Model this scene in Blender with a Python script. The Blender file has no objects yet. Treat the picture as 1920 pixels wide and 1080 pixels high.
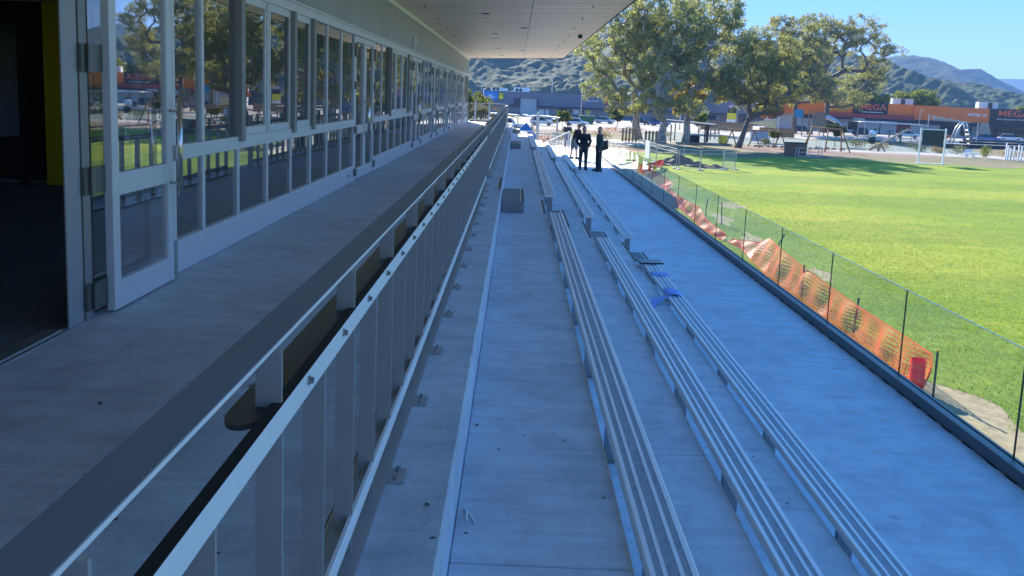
import bpy, math, random
import numpy as np
from mathutils import Vector, Matrix
random.seed(7)
rad = math.radians
SC = bpy.context.scene
COL = SC.collection

# ------------------------------------------------------------------ camera
cam_data = bpy.data.cameras.new('camera')
cam_data.sensor_width = 36.0
cam_data.lens = 1430.0 / 1920.0 * 36.0
cam_data.shift_y = -188.0 / 1920.0
cam_data.clip_start = 0.05
cam_data.clip_end = 12000.0
cam = bpy.data.objects.new('camera', cam_data)
COL.objects.link(cam)
Rm = Matrix(((0.99917702, -0.04046801, 0.00276190), (0.00763577, 0.12078392, -0.99264945), (0.03983696, 0.99185361, 0.12099352)))
cam.matrix_world = Matrix.Translation((0, 0, 5.4)) @ Rm.to_4x4()
SC.camera = cam

# ------------------------------------------------------------------ sky, sun, exposure
SUN = Vector((-0.45, 1.65, 1.0)).normalized()      # towards the sun
W = bpy.data.worlds.new('World'); SC.world = W; W.use_nodes = True
wn = W.node_tree
sky = wn.nodes.new('ShaderNodeTexSky'); sky.sky_type = 'NISHITA'; sky.sun_disc = False
sky.sun_elevation = math.asin(SUN.z); sky.sun_rotation = math.atan2(SUN.x, SUN.y)
sky.air_density = 0.8; sky.dust_density = 0.0; sky.ozone_density = 5.0; sky.altitude = 2500.0
bg = wn.nodes['Background']; bg.inputs['Strength'].default_value = 0.15
gam = wn.nodes.new('ShaderNodeGamma'); gam.inputs[1].default_value = 0.20       # even, clear-day sky
hsv = wn.nodes.new('ShaderNodeHueSaturation'); hsv.inputs['Saturation'].default_value = 3.35; hsv.inputs['Value'].default_value = 2.52
wn.links.new(sky.outputs[0], gam.inputs[0]); wn.links.new(gam.outputs[0], hsv.inputs['Color']); 
tint = wn.nodes.new('ShaderNodeMix'); tint.data_type = 'RGBA'; tint.blend_type = 'MULTIPLY'; tint.inputs[0].default_value = 1.0; tint.inputs[7].default_value = (1.0, 0.90, 1.14, 1)
wn.links.new(hsv.outputs[0], tint.inputs[6]); wn.links.new(tint.outputs[2], bg.inputs['Color'])
sl = bpy.data.lights.new('sun', 'SUN'); sl.energy = 5.0; sl.angle = rad(0.5); sl.color = (1.0, 0.93, 0.82)
so = bpy.data.objects.new('sun', sl); COL.objects.link(so)
so.rotation_euler = (-SUN).to_track_quat('-Z', 'Y').to_euler()
vs = SC.view_settings; vs.view_transform = 'Standard'; vs.look = 'None'; vs.exposure = 1.45; vs.gamma = 1.0
SC.cycles.max_bounces = 7; SC.cycles.diffuse_bounces = 5; SC.cycles.transparent_max_bounces = 24; SC.cycles.glossy_bounces = 4
SC.cycles.volume_bounces = 0; SC.cycles.use_denoising = True
SC.cycles.sample_clamp_indirect = 6.0

# ------------------------------------------------------------------ helpers: scene objects
def settags(o, label=None, cat=None, group=None, kind=None):
    if label: o['label'] = label
    if cat: o['category'] = cat
    if group: o['group'] = group
    if kind: o['kind'] = kind
    return o
def thing(name, label, cat, loc=(0, 0, 0), rz=0.0, group=None):
    o = bpy.data.objects.new(name, None); COL.objects.link(o)
    o.empty_display_size = 0.2; o.location = loc; o.rotation_euler = (0, 0, rz)
    return settags(o, label, cat, group)
def link(name, me, parent=None, loc=(0, 0, 0), rot=(0, 0, 0)):
    o = bpy.data.objects.new(name, me); COL.objects.link(o)
    o.parent = parent; o.location = loc; o.rotation_euler = rot
    return o
def copy_tree(o, parent=None):
    c = o.copy(); COL.objects.link(c); c.parent = parent
    for ch in list(o.children): copy_tree(ch, c)
    return c

class MB:
    """collects faces; build() links them as one mesh object"""
    def __init__(s): s.v = []; s.f = []
    def add(s, vs_, fs_):
        n = len(s.v); s.v += [tuple(q) for q in vs_]; s.f += [tuple(i + n for i in q) for q in fs_]; return s
    def box(s, x0, x1, y0, y1, z0, z1):
        return s.add([(x0, y0, z0), (x1, y0, z0), (x1, y1, z0), (x0, y1, z0), (x0, y0, z1), (x1, y0, z1), (x1, y1, z1), (x0, y1, z1)],
                     [(0, 3, 2, 1), (4, 5, 6, 7), (0, 1, 5, 4), (1, 2, 6, 5), (2, 3, 7, 6), (3, 0, 4, 7)])
    def bar(s, p, q, w, h, up=(0, 0, 1)):
        p = Vector(p); q = Vector(q); d = (q - p).normalized(); u = Vector(up)
        if abs(d.dot(u)) > 0.98: u = Vector((0, 1, 0))
        a = d.cross(u).normalized() * w / 2; b = a.cross(d).normalized() * h / 2
        return s.add([p - a - b, p + a - b, p + a + b, p - a + b, q - a - b, q + a - b, q + a + b, q - a + b],
                     [(0, 1, 2, 3), (7, 6, 5, 4), (0, 4, 5, 1), (1, 5, 6, 2), (2, 6, 7, 3), (3, 7, 4, 0)])
    def tube(s, pts, rs, n=8, caps=True, ell=None):
        pts = [Vector(p) for p in pts]
        if not isinstance(rs, (list, tuple)): rs = [rs] * len(pts)
        rings = []; ref = None
        for i, p in enumerate(pts):
            d = (pts[min(i + 1, len(pts) - 1)] - pts[max(i - 1, 0)]).normalized()
            if ref is None: ref = Vector((1, 0, 0)) if abs(d.x) < 0.9 else Vector((0, 1, 0))
            a = (ref - d * ref.dot(d)).normalized(); ref = a; b = d.cross(a)
            ea, eb = ell[i] if ell else (1, 1)
            rings.append([p + (a * math.cos(t) * ea + b * math.sin(t) * eb) * rs[i] for t in [2 * math.pi * k / n for k in range(n)]])
        base = len(s.v)
        for r in rings: s.v += [tuple(q) for q in r]
        for i in range(len(rings) - 1):
            for k in range(n):
                a0 = base + i * n + k; a1 = base + i * n + (k + 1) % n
                s.f.append((a0, a1, a1 + n, a0 + n))
        if caps:
            s.f.append(tuple(base + k for k in range(n))[::-1]); s.f.append(tuple(base + (len(rings) - 1) * n + k for k in range(n)))
        return s
    def prism(s, poly, axis, a, b):
        """extrude a 2-D polygon along axis ('x','y','z') from a to b"""
        n = len(poly)
        def P(u, v, w): return {'x': (w, u, v), 'y': (u, w, v), 'z': (u, v, w)}[axis]
        vs_ = [P(u, v, a) for u, v in poly] + [P(u, v, b) for u, v in poly]
        fs_ = [tuple(range(n))[::-1], tuple(range(n, 2 * n))] + [(i, (i + 1) % n, (i + 1) % n + n, i + n) for i in range(n)]
        return s.add(vs_, fs_)
    def ball(s, c, r, n=10, m=6, sc=(1, 1, 1)):
        base = len(s.v)
        for i in range(1, m):
            ph = math.pi * i / m
            for k in range(n):
                t = 2 * math.pi * k / n
                s.v.append((c[0] + r * sc[0] * math.sin(ph) * math.cos(t), c[1] + r * sc[1] * math.sin(ph) * math.sin(t), c[2] + r * sc[2] * math.cos(ph)))
        top = len(s.v); s.v.append((c[0], c[1], c[2] + r * sc[2])); s.v.append((c[0], c[1], c[2] - r * sc[2]))
        for i in range(m - 2):
            for k in range(n):
                s.f.append((base + i * n + k, base + (i + 1) * n + k, base + (i + 1) * n + (k + 1) % n, base + i * n + (k + 1) % n))
        for k in range(n):
            s.f.append((top, base + k, base + (k + 1) % n))
            s.f.append((top + 1, base + (m - 2) * n + (k + 1) % n, base + (m - 2) * n + k))
        return s
    def mesh(s, name, mat, smooth=False, bevel=0):
        me = bpy.data.meshes.new(name); me.from_pydata(s.v, [], s.f)
        import bmesh
        bm = bmesh.new(); bm.from_mesh(me)
        bmesh.ops.recalc_face_normals(bm, faces=bm.faces)
        if bevel: bmesh.ops.bevel(bm, geom=[e for e in bm.edges if len(e.link_faces) == 2 and e.calc_face_angle(0) > 0.6], offset=bevel, segments=1, affect='EDGES', clamp_overlap=True)
        bm.to_mesh(me); bm.free()
        if mat: me.materials.append(mat)
        if smooth: me.polygons.foreach_set('use_smooth', [True] * len(me.polygons))
        me.update(); return me
    def build(s, name, mat, parent=None, smooth=False, bevel=0, loc=(0, 0, 0)):
        return link(name, s.mesh(name, mat, smooth, bevel), parent, loc)

def np_mesh(name, verts, quads, mat, tri=False):
    """fast mesh from numpy arrays"""
    k = 3 if tri else 4
    me = bpy.data.meshes.new(name); nv = len(verts); nf = len(quads)
    me.vertices.add(nv); me.vertices.foreach_set('co', np.asarray(verts, np.float32).ravel())
    me.loops.add(nf * k); me.loops.foreach_set('vertex_index', np.asarray(quads, np.int32).ravel())
    me.polygons.add(nf); me.polygons.foreach_set('loop_start', np.arange(0, nf * k, k, dtype=np.int32))
    me.update(calc_edges=True); me.validate()
    if mat: me.materials.append(mat)
    return me

# ------------------------------------------------------------------ helpers: materials
def newmat(name):
    m = bpy.data.materials.new(name); m.use_nodes = True
    return m, m.node_tree.nodes, m.node_tree.links, m.node_tree.nodes['Principled BSDF']
def ramp(n, pts):
    r = n.new('ShaderNodeValToRGB'); e = r.color_ramp.elements
    while len(e) < len(pts): e.new(0.5)
    for i, (p, c) in enumerate(pts): e[i].position = p; e[i].color = (*c, 1) if len(c) == 3 else c
    return r
def noise(n, l, scale, detail=4, rough=0.55, vec=None, dist=0.0):
    t = n.new('ShaderNodeTexNoise'); t.inputs['Scale'].default_value = scale; t.inputs['Detail'].default_value = detail
    t.inputs['Roughness'].default_value = rough; t.inputs['Distortion'].default_value = dist
    if vec is not None: l.new(vec, t.inputs['Vector'])
    return t
def coords(n, l, scale=(1, 1, 1), kind='Object'):
    c = n.new('ShaderNodeTexCoord'); mp = n.new('ShaderNodeMapping'); mp.inputs['Scale'].default_value = scale
    if kind == 'World':
        g = n.new('ShaderNodeNewGeometry'); l.new(g.outputs['Position'], mp.inputs['Vector'])
    else: l.new(c.outputs[kind], mp.inputs['Vector'])
    return mp.outputs['Vector']
def mixc(n, l, fac, a, b, mode='MIX'):
    m = n.new('ShaderNodeMix'); m.data_type = 'RGBA'; m.blend_type = mode
    for sock, val in ((0, fac), (6, a), (7, b)):
        if hasattr(val, 'links'): l.new(val, m.inputs[sock])
        elif sock == 0: m.inputs[0].default_value = val
        else: m.inputs[sock].default_value = (*val, 1)
    return m.outputs[2]
def simple(name, col, rough=0.6, metal=0.0, var=0.12, scale=6.0, bump=0.0, bscale=60.0, kind='Object', stretch=(1, 1, 1), spec=0.5, isl=0.0):
    """plain procedural material: colour with mottling and optional fine bump"""
    m, n, l, b = newmat(name)
    v = coords(n, l, stretch, kind)
    t = noise(n, l, scale, 5, 0.6, v)
    lo = tuple(c * (1 - var) for c in col); hi = tuple(min(1, c * (1 + var)) for c in col)
    r = ramp(n, [(0.3, lo), (0.7, hi)]); l.new(t.outputs['Fac'], r.inputs['Fac'])
    out = r.outputs['Color']
    if isl:
        g = n.new('ShaderNodeNewGeometry'); o = n.new('ShaderNodeObjectInfo')
        rr = ramp(n, [(0.0, (1 - isl,) * 3), (1.0, (1 + isl,) * 3)])
        l.new(o.outputs['Random'], rr.inputs['Fac']); out = mixc(n, l, 1.0, out, rr.outputs['Color'], 'MULTIPLY')
    l.new(out, b.inputs['Base Color'])
    b.inputs['Roughness'].default_value = rough; b.inputs['Metallic'].default_value = metal
    b.inputs['Specular IOR Level'].default_value = spec
    if bump:
        t2 = noise(n, l, bscale, 4, 0.6, v); bp = n.new('ShaderNodeBump'); bp.inputs['Strength'].default_value = bump; bp.inputs['Distance'].default_value = 0.01
        l.new(t2.outputs['Fac'], bp.inputs['Height']); l.new(bp.outputs['Normal'], b.inputs['Normal'])
    return m
def concrete(name, col, grain=0.10, stain=0.25, bump=0.12, rough=0.75, bscale=180.0, streak=None):
    m, n, l, b = newmat(name)
    v = coords(n, l, (1, 1, 1), 'World')
    big = noise(n, l, 0.55, 6, 0.62, v, 0.4); mid = noise(n, l, 3.5, 6, 0.65, v, 0.6); fine = noise(n, l, 90.0, 3, 0.6, v)
    c0 = tuple(c * (1 - stain) for c in col); c1 = tuple(c * (1 + stain * 0.6) for c in col)
    r1 = ramp(n, [(0.32, c0), (0.5, col), (0.7, c1)]); l.new(big.outputs['Fac'], r1.inputs['Fac'])
    r2 = ramp(n, [(0.3, (0.80, 0.80, 0.81)), (0.52, (1, 1, 1)), (0.75, (1.12, 1.12, 1.12))]); l.new(mid.outputs['Fac'], r2.inputs['Fac'])
    r3 = ramp(n, [(0.3, (1 - grain,) * 3), (0.7, (1 + grain,) * 3)]); l.new(fine.outputs['Fac'], r3.inputs['Fac'])
    c = mixc(n, l, 1.0, r1.outputs['Color'], r2.outputs['Color'], 'MULTIPLY')
    c = mixc(n, l, 1.0, c, r3.outputs['Color'], 'MULTIPLY')
    # trowel streaks and scuffs across the slab, and a few dark spills
    v2 = coords(n, l, streak or (0.5, 5.0, 1.0), 'World'); st = noise(n, l, 1.6, 7, 0.7, v2, 0.8)
    r4 = ramp(n, [(0.40, (0.88, 0.88, 0.89)), (0.52, (1, 1, 1)), (0.70, (1.12, 1.12, 1.11))]); l.new(st.outputs['Fac'], r4.inputs['Fac'])
    c = mixc(n, l, 0.8, c, r4.outputs['Color'], 'MULTIPLY')
    sp = noise(n, l, 1.9, 8, 0.75, v, 1.2)
    r5 = ramp(n, [(0.64, (1, 1, 1)), (0.70, (0.64, 0.64, 0.64))]); l.new(sp.outputs['Fac'], r5.inputs['Fac'])
    c = mixc(n, l, 0.7, c, r5.outputs['Color'], 'MULTIPLY')
    # pale scuffs and boot marks
    v6 = coords(n, l, (2.2, 1.1, 1.0), 'World'); sc_ = noise(n, l, 4.0, 9, 0.78, v6, 2.0)
    r6 = ramp(n, [(0.60, (1, 1, 1)), (0.68, (1.22, 1.22, 1.22))]); l.new(sc_.outputs['Fac'], r6.inputs['Fac'])
    c = mixc(n, l, 0.8, c, r6.outputs['Color'], 'MULTIPLY')
    l.new(c, b.inputs['Base Color'])
    rr = n.new('ShaderNodeMapRange'); rr.inputs['To Min'].default_value = rough - 0.14; rr.inputs['To Max'].default_value = rough + 0.14
    l.new(mid.outputs['Fac'], rr.inputs['Value']); l.new(rr.outputs[0], b.inputs['Roughness'])
    bn = noise(n, l, bscale, 4, 0.65, v); bp = n.new('ShaderNodeBump'); bp.inputs['Strength'].default_value = bump; bp.inputs['Distance'].default_value = 0.006
    l.new(bn.outputs['Fac'], bp.inputs['Height']); l.new(bp.outputs['Normal'], b.inputs['Normal'])
    return m
def glassmat(name, tint, ior, gloss=(1, 1, 1), rough=0.0, wave=0.0):
    m, n, l, b = newmat(name)
    out = n['Material Output']; n.remove(b)
    tr = n.new('ShaderNodeBsdfTransparent'); tr.inputs[0].default_value = (*tint, 1)
    gl = n.new('ShaderNodeBsdfGlossy'); gl.inputs['Color'].default_value = (*gloss, 1); gl.inputs['Roughness'].default_value = rough
    fr = n.new('ShaderNodeFresnel'); ge = n.new('ShaderNodeNewGeometry'); mr = n.new('ShaderNodeMapRange')
    mr.inputs['To Min'].default_value = ior; mr.inputs['To Max'].default_value = 1.0 / ior
    l.new(ge.outputs['Backfacing'], mr.inputs['Value']); l.new(mr.outputs[0], fr.inputs['IOR'])     # a pane reflects alike from both sides
    mx = n.new('ShaderNodeMixShader')
    if wave:
        v = coords(n, l, (1, 1, 1), 'World'); t = noise(n, l, 1.3, 2, 0.5, v)
        bp = n.new('ShaderNodeBump'); bp.inputs['Strength'].default_value = wave; bp.inputs['Distance'].default_value = 0.02
        l.new(t.outputs['Fac'], bp.inputs['Height']); l.new(bp.outputs['Normal'], gl.inputs['Normal'])
    l.new(fr.outputs[0], mx.inputs[0]); l.new(tr.outputs[0], mx.inputs[1]); l.new(gl.outputs[0], mx.inputs[2])
    l.new(mx.outputs[0], out.inputs['Surface'])
    return m
def leafmat(name, c0, c1, trans=0.35):
    m, n, l, b = newmat(name); out = n['Material Output']
    g = n.new('ShaderNodeNewGeometry')
    r = ramp(n, [(0.0, c0), (1.0, c1)]); l.new(g.outputs['Random Per Island'], r.inputs['Fac'])
    v = coords(n, l, (1, 1, 1), 'World'); t = noise(n, l, 0.7, 3, 0.6, v)
    r2 = ramp(n, [(0.35, (0.72, 0.75, 0.75)), (0.65, (1.22, 1.18, 1.0))]); l.new(t.outputs['Fac'], r2.inputs['Fac'])
    c = mixc(n, l, 1.0, r.outputs['Color'], r2.outputs['Color'], 'MULTIPLY')
    l.new(c, b.inputs['Base Color']); b.inputs['Roughness'].default_value = 0.5; b.inputs['Specular IOR Level'].default_value = 0.35
    ts = n.new('ShaderNodeBsdfTranslucent'); c2 = mixc(n, l, 1.0, c, (1.25, 1.2, 0.6), 'MULTIPLY'); l.new(c2, ts.inputs['Color'])
    mx = n.new('ShaderNodeMixShader'); mx.inputs[0].default_value = trans
    l.new(b.outputs[0], mx.inputs[1]); l.new(ts.outputs[0], mx.inputs[2]); l.new(mx.outputs[0], out.inputs['Surface'])
    return m
# ------------------------------------------------------------------ materials
M_conc = concrete('concrete_terrace', (0.53, 0.585, 0.65), stain=0.11, rough=0.66)
M_rough = concrete('concrete_broom_finish', (0.54, 0.59, 0.65), bump=0.6, bscale=110.0, rough=0.85, stain=0.12)
M_plaza = concrete('concrete_plaza', (0.48, 0.47, 0.45), stain=0.12)
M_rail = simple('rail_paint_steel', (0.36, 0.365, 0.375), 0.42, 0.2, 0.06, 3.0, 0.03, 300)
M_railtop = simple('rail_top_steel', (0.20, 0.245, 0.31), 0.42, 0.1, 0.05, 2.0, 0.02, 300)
M_band = simple('rail_flat_silver', (0.82, 0.83, 0.84), 0.4, 0.05, 0.05, 3.0, 0.03, 300)
M_bolt = simple('bolt_zinc', (0.45, 0.45, 0.44), 0.3, 1.0, 0.1)
M_alu = simple('aluminium_bench', (0.80, 0.81, 0.82), 0.35, 0.15, 0.08, 8.0, 0.05, 200, stretch=(6, 0.4, 6))
M_grip = simple('bench_grip_strip', (0.32, 0.36, 0.42), 0.5, 0.1, 0.18, 14.0, 0.4, 500, stretch=(2, 1, 1))
M_leg = simple('bench_leg_steel', (0.30, 0.31, 0.32), 0.45, 0.7, 0.1)
M_kerb = simple('kerb_metal', (0.16, 0.17, 0.18), 0.35, 0.6, 0.08, 1.5)
M_black = simple('black_rubber', (0.015, 0.015, 0.016), 0.6, 0, 0.2)
M_frame = simple('window_frame_silver', (0.66, 0.67, 0.685), 0.40, 0.12, 0.04, 3.0)
M_frame2 = simple('window_frame_bronze', (0.27, 0.27, 0.26), 0.45, 0.3, 0.06, 3.0)
M_steel = simple('stainless_tube', (0.62, 0.61, 0.58), 0.22, 1.0, 0.04)
M_clad = simple('cladding_panel_grey', (0.36, 0.365, 0.36), 0.42, 0.15, 0.04, 1.2, 0.02, 40, kind='World', isl=0.05)
M_soffit = simple('soffit_board_beige', (0.88, 0.66, 0.50), 0.42, 0.05, 0.05, 1.0, 0.03, 60, kind='World', stretch=(0.4, 3, 1), isl=0.07)
M_dark = simple('dark_trim', (0.035, 0.035, 0.04), 0.5, 0.2, 0.1)
M_roof = simple('roof_membrane', (0.18, 0.18, 0.18), 0.8)
M_carpet = simple('carpet_charcoal', (0.13, 0.135, 0.15), 0.95, 0, 0.3, 30, 0.3, 400, kind='World')
M_yellow = simple('yellow_paint_wall', (0.80, 0.58, 0.015), 0.6, 0, 0.04)
M_wallin = simple('interior_plaster', (0.55, 0.56, 0.57), 0.8, 0, 0.05)
M_darkin = simple('interior_dark_panel', (0.03, 0.03, 0.033), 0.35)
M_white = simple('white_paint', (0.78, 0.78, 0.76), 0.5, 0, 0.05)
M_galv = simple('galvanised_steel', (0.50, 0.51, 0.52), 0.4, 0.8, 0.12, 20)
M_pane = glassmat('facade_glass', (0.78, 0.81, 0.82), 4.6, wave=0.015)
M_bal = glassmat('balustrade_glass', (0.80, 0.90, 0.87), 1.5)
M_gedge = simple('glass_polished_edge', (0.10, 0.20, 0.24), 0.15, 0.0, 0.1)
M_joint = simple('glass_joint_seal', (0.05, 0.05, 0.05), 0.5)

def struct(mb, name, mat, bevel=0, parent=None):
    o = mb.build(name, mat, parent, bevel=bevel)
    if parent is None: o['kind'] = 'structure'
    return o

ZC, ZT1, ZT2, ZT3, ZW = 3.87, 3.50, 3.13, 2.765, 2.40          # floor levels above the playing field (z = 0)
XC, X1, X2, X3, XK = -0.205, 0.552, 1.315, 2.07, 4.20          # edges of the concourse and the terrace steps
XF, YEND = -2.68, 41.4                                        # glazed front, end of the canopy

# ------------------------------------------------------------------ ground
def ground_mat():
    m, n, l, b = newmat('ground_dry_grass')
    v = coords(n, l, (1, 1, 1), 'World')
    a = noise(n, l, 0.12, 6, 0.6, v); f = noise(n, l, 9.0, 5, 0.7, v)
    r = ramp(n, [(0.3, (0.085, 0.095, 0.025)), (0.5, (0.15, 0.125, 0.05)), (0.7, (0.21, 0.155, 0.085))]); l.new(a.outputs['Fac'], r.inputs['Fac'])
    r2 = ramp(n, [(0.3, (0.75, 0.75, 0.75)), (0.7, (1.2, 1.2, 1.2))]); l.new(f.outputs['Fac'], r2.inputs['Fac'])
    l.new(mixc(n, l, 1.0, r.outputs['Color'], r2.outputs['Color'], 'MULTIPLY'), b.inputs['Base Color']); b.inputs['Roughness'].default_value = 0.95
    return m
def field_mat():
    m, n, l, b = newmat('playing_field_grass')
    v = coords(n, l, (1, 1, 1), 'World')
    a = noise(n, l, 0.09, 5, 0.6, v, 0.5); mid = noise(n, l, 1.1, 6, 0.7, v, 0.8); f = noise(n, l, 22.0, 5, 0.75, v)
    r = ramp(n, [(0.30, (0.14, 0.215, 0.020)), (0.50, (0.19, 0.255, 0.024)), (0.70, (0.25, 0.28, 0.034))]); l.new(a.outputs['Fac'], r.inputs['Fac'])
    # broad mowing bands across the field
    wv = n.new('ShaderNodeTexWave'); wv.wave_type = 'BANDS'; wv.bands_direction = 'Y'; wv.inputs['Scale'].default_value = 0.028; wv.inputs['Distortion'].default_value = 0.5
    l.new(coords(n, l, (1, 1, 1), 'World'), wv.inputs['Vector'])
    rw = ramp(n, [(0.42, (0.84, 0.90, 0.85)), (0.58, (1.10, 1.06, 1.0))]); l.new(wv.outputs['Fac'], rw.inputs['Fac'])
    c = mixc(n, l, 1.0, r.outputs['Color'], rw.outputs['Color'], 'MULTIPLY')
    r2 = ramp(n, [(0.32, (0.78, 0.85, 0.8)), (0.5, (1, 1, 1)), (0.68, (1.22, 1.12, 1.1))]); l.new(mid.outputs['Fac'], r2.inputs['Fac'])
    c = mixc(n, l, 1.0, c, r2.outputs['Color'], 'MULTIPLY')
    v3 = coords(n, l, (1.0, 0.45, 1.0), 'World'); f2 = noise(n, l, 7.5, 6, 0.85, v3)
    r3 = ramp(n, [(0.30, (0.40, 0.47, 0.40)), (0.5, (1, 1, 1)), (0.70, (1.75, 1.6, 1.9))]); l.new(f2.outputs['Fac'], r3.inputs['Fac'])
    c = mixc(n, l, 0.9, c, r3.outputs['Color'], 'MULTIPLY')
    l.new(c, b.inputs['Base Color']); b.inputs['Roughness'].default_value = 0.9; b.inputs['Specular IOR Level'].default_value = 0.2
    bp = n.new('ShaderNodeBump'); bp.inputs['Strength'].default_value = 0.8; bp.inputs['Distance'].default_value = 0.04
    l.new(f.outputs['Fac'], bp.inputs['Height']); l.new(bp.outputs['Normal'], b.inputs['Normal'])
    return m
M_ground = ground_mat(); M_field = field_mat()
M_asph = simple('asphalt_carpark', (0.34, 0.30, 0.26), 0.9, 0, 0.15, 0.4, kind='World')
M_bark = simple('bark_mulch', (0.20, 0.125, 0.085), 0.95, 0, 0.35, 2.5, 0.6, 30, kind='World')
M_rubber = simple('play_surface_green_grey', (0.155, 0.185, 0.155), 0.9, 0, 0.12, 0.5, kind='World')
M_path = simple('pale_concrete_path', (0.33, 0.31, 0.28), 0.85, 0, 0.12, 0.6, kind='World')
M_sand = simple('bare_sandy_soil', (0.36, 0.265, 0.15), 0.95, 0, 0.35, 5.0, 0.8, 40, kind='World')

def sheet(name, pts, z, mat):
    mb = MB(); mb.add([(x, y, z) for x, y in pts], [tuple(range(len(pts)))])
    o = mb.build(name, mat); o['kind'] = 'structure'; return o
def smooth_poly(pts, k=6):
    out = []; n = len(pts)
    for i in range(n):
        p0, p1, p2, p3 = [Vector((*pts[(i + d) % n], 0)) for d in (-1, 0, 1, 2)]
        for j in range(k):
            t = j / k
            q = 0.5 * ((2 * p1) + (-p0 + p2) * t + (2 * p0 - 5 * p1 + 4 * p2 - p3) * t * t + (-p0 + 3 * p1 - 3 * p2 + p3) * t ** 3)
            out.append((q.x, q.y))
    return out
sheet('ground', [(-1800, -600), (2800, -600), (2800, 3500), (-1800, 3500)], -0.012, M_ground)
rng = np.random.default_rng(3)
edge = [(x, 79.5 + 1.6 * math.sin(x * 0.23) + 1.1 * math.sin(x * 0.71 + 1) + (5 if x < 14 else 0) * (14 - x) / 14 * -1) for x in np.linspace(9.0, 150, 90)]
near_edge = [(7.7 + 0.3 * math.sin(y * 0.9) + 0.2 * math.sin(y * 2.3 + 1) + 1.75 / (1 + math.exp((y - 14.6) * 1.6)), y) for y in np.linspace(62, 2, 160)]
sheet('playing_field', [(9.4, -40), (150, -40)] + edge[::-1] + near_edge, 0.0, M_field)
sheet('soil_verge', [(3.9, -40), (9.5, -40), (9.5, 62), (3.9, 62)], -0.005, M_sand)
for k, (cx, cy, rx_, ry_) in enumerate([(9.6, 29.5, 0.35, 2.4), (10.1, 24.3, 0.25, 1.1), (9.8, 35.5, 0.4, 1.8), (11.6, 40.5, 0.6, 1.4)]):
    sheet('worn_patch', [(cx + rx_ * math.cos(t_) * (1 + 0.4 * math.sin(3 * t_ + k)) + 0.12 * ry_ * math.sin(t_), cy + ry_ * math.sin(t_) * (1 + 0.25 * math.sin(5 * t_ + k))) for t_ in np.linspace(0, 2 * math.pi, 30)[:-1]], 0.004, M_sand)
sheet('car_park', [(-60, 124), (40, 124), (60, 134), (160, 134), (160, 260), (-60, 260)], -0.008, M_asph)
sheet('bark_bed', smooth_poly([(27, 91), (33, 86), (41, 89), (50, 91), (56, 97), (44, 101), (33, 100), (28, 98)]), -0.004, M_bark)
sheet('play_surface', smooth_poly([(18, 106), (29, 103), (36, 101), (46, 99.5), (58, 100), (66, 108), (52, 122), (38, 128), (28, 136), (20, 122)]), -0.006, M_rubber)
sheet('pale_path', smooth_poly([(40, 96), (52, 94.5), (66, 90), (85, 88), (88, 95), (70, 97.5), (58, 101), (48, 100), (42, 99)]), -0.0035, M_path)
sheet('pale_plaza_path', smooth_poly([(15, 100.5), (22, 99), (28, 101), (24, 104), (17, 104.5)]), -0.003, M_path)
sheet('garden_path', smooth_poly([(4, 88), (16, 92), (17, 97), (8, 110), (2, 112)]), -0.003, M_path)
sheet('orange_bark_bed', smooth_poly([(5, 64), (14, 72), (15, 84), (9, 86), (4, 80)]), -0.0025, simple('dry_bark_soil', (0.30, 0.17, 0.085), 0.95, 0, 0.3, 2.0, 0.5, 30, kind='World'))
sheet('flower_bed', smooth_poly([(2, 116), (18, 121), (24, 128), (6, 127)]), -0.0015, M_bark)

# ------------------------------------------------------------------ terraces: concourse, three steps, walkway
def slabs(name, x0, x1, ztop, zbot, mat, y0=-16.0, y1=38.6, step=3.2, off=0.0, skirt=True):
    base = MB(); base.box(x0 + 0.004, x1 - 0.012, y0, y1 - 0.01, zbot, ztop - 0.025)
    o = struct(base, name, mat)
    me_ = {}
    ys = [y0]
    y = y0 + off
    while y < y1 - 0.5:
        if y > y0 + 0.5: ys.append(y)
        y += step
    ys.append(y1)
    for a, b in zip(ys, ys[1:]):
        L = round(b - a, 3)
        if L not in me_:
            q = MB(); q.box(x0, x1, 0.004, L - 0.004, ztop - 0.40, ztop); me_[L] = q.mesh('slab', mat, bevel=0.006)
        link('slab', me_[L], o, (0, a, 0))
    return o
slabs('concourse_floor', XF - 0.05, -0.62, ZC, 0.0, M_conc, y1=41.6, step=4.6, off=1.2)
slabs('concourse_edge_strip', -0.616, XC, ZC + 0.002, 0.0, M_rough, y1=41.6, step=9.6, off=3.0)
slabs('terrace_step', XC + 0.002, X1, ZT1, 0.0, M_conc, off=2.9, y1=40.0)
slabs('terrace_step', X1 + 0.002, X2, ZT2, 0.0, M_conc, off=1.5, y1=39.4)
slabs('terrace_step', X2 + 0.002, X3, ZT3, 0.0, M_conc, off=2.4, y1=38.8)
slabs('walkway_floor', X3 + 0.002, XK + 0.10, ZW, 0.0, M_conc, off=2.0, y1=38.2, step=22.0)
slabs('plaza_floor', -3.6, 5.2, ZW - 0.004, 0.0, M_plaza, y0=38.22, y1=46.0, step=3.9, off=0)
slabs('plaza_lower_floor', -3.6, 5.2, 2.04, 0.0, M_plaza, y0=46.02, y1=53.0, step=3.5, off=0)
bank = MB(); bank.add([(5.15, 38.3, 2.30), (5.15, 53.2, 1.95), (-4, 53.2, 1.95), (-4, 62, -0.02), (9.6, 60, -0.02), (9.2, 40, -0.02), (7.6, 37.4, -0.02), (4.38, 37.6, -0.02), (4.38, 38.25, 2.30)],
    [(0, 1, 4, 5), (1, 2, 3, 4), (0, 5, 6), (0, 6, 7, 8)])
struct(bank, 'grass_bank', M_ground)
rw = MB(); rw.box(XK + 0.102, XK + 0.16, -6, 38.2, -0.02, ZW - 0.02)
struct(rw, 'retaining_wall', M_conc)

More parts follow.
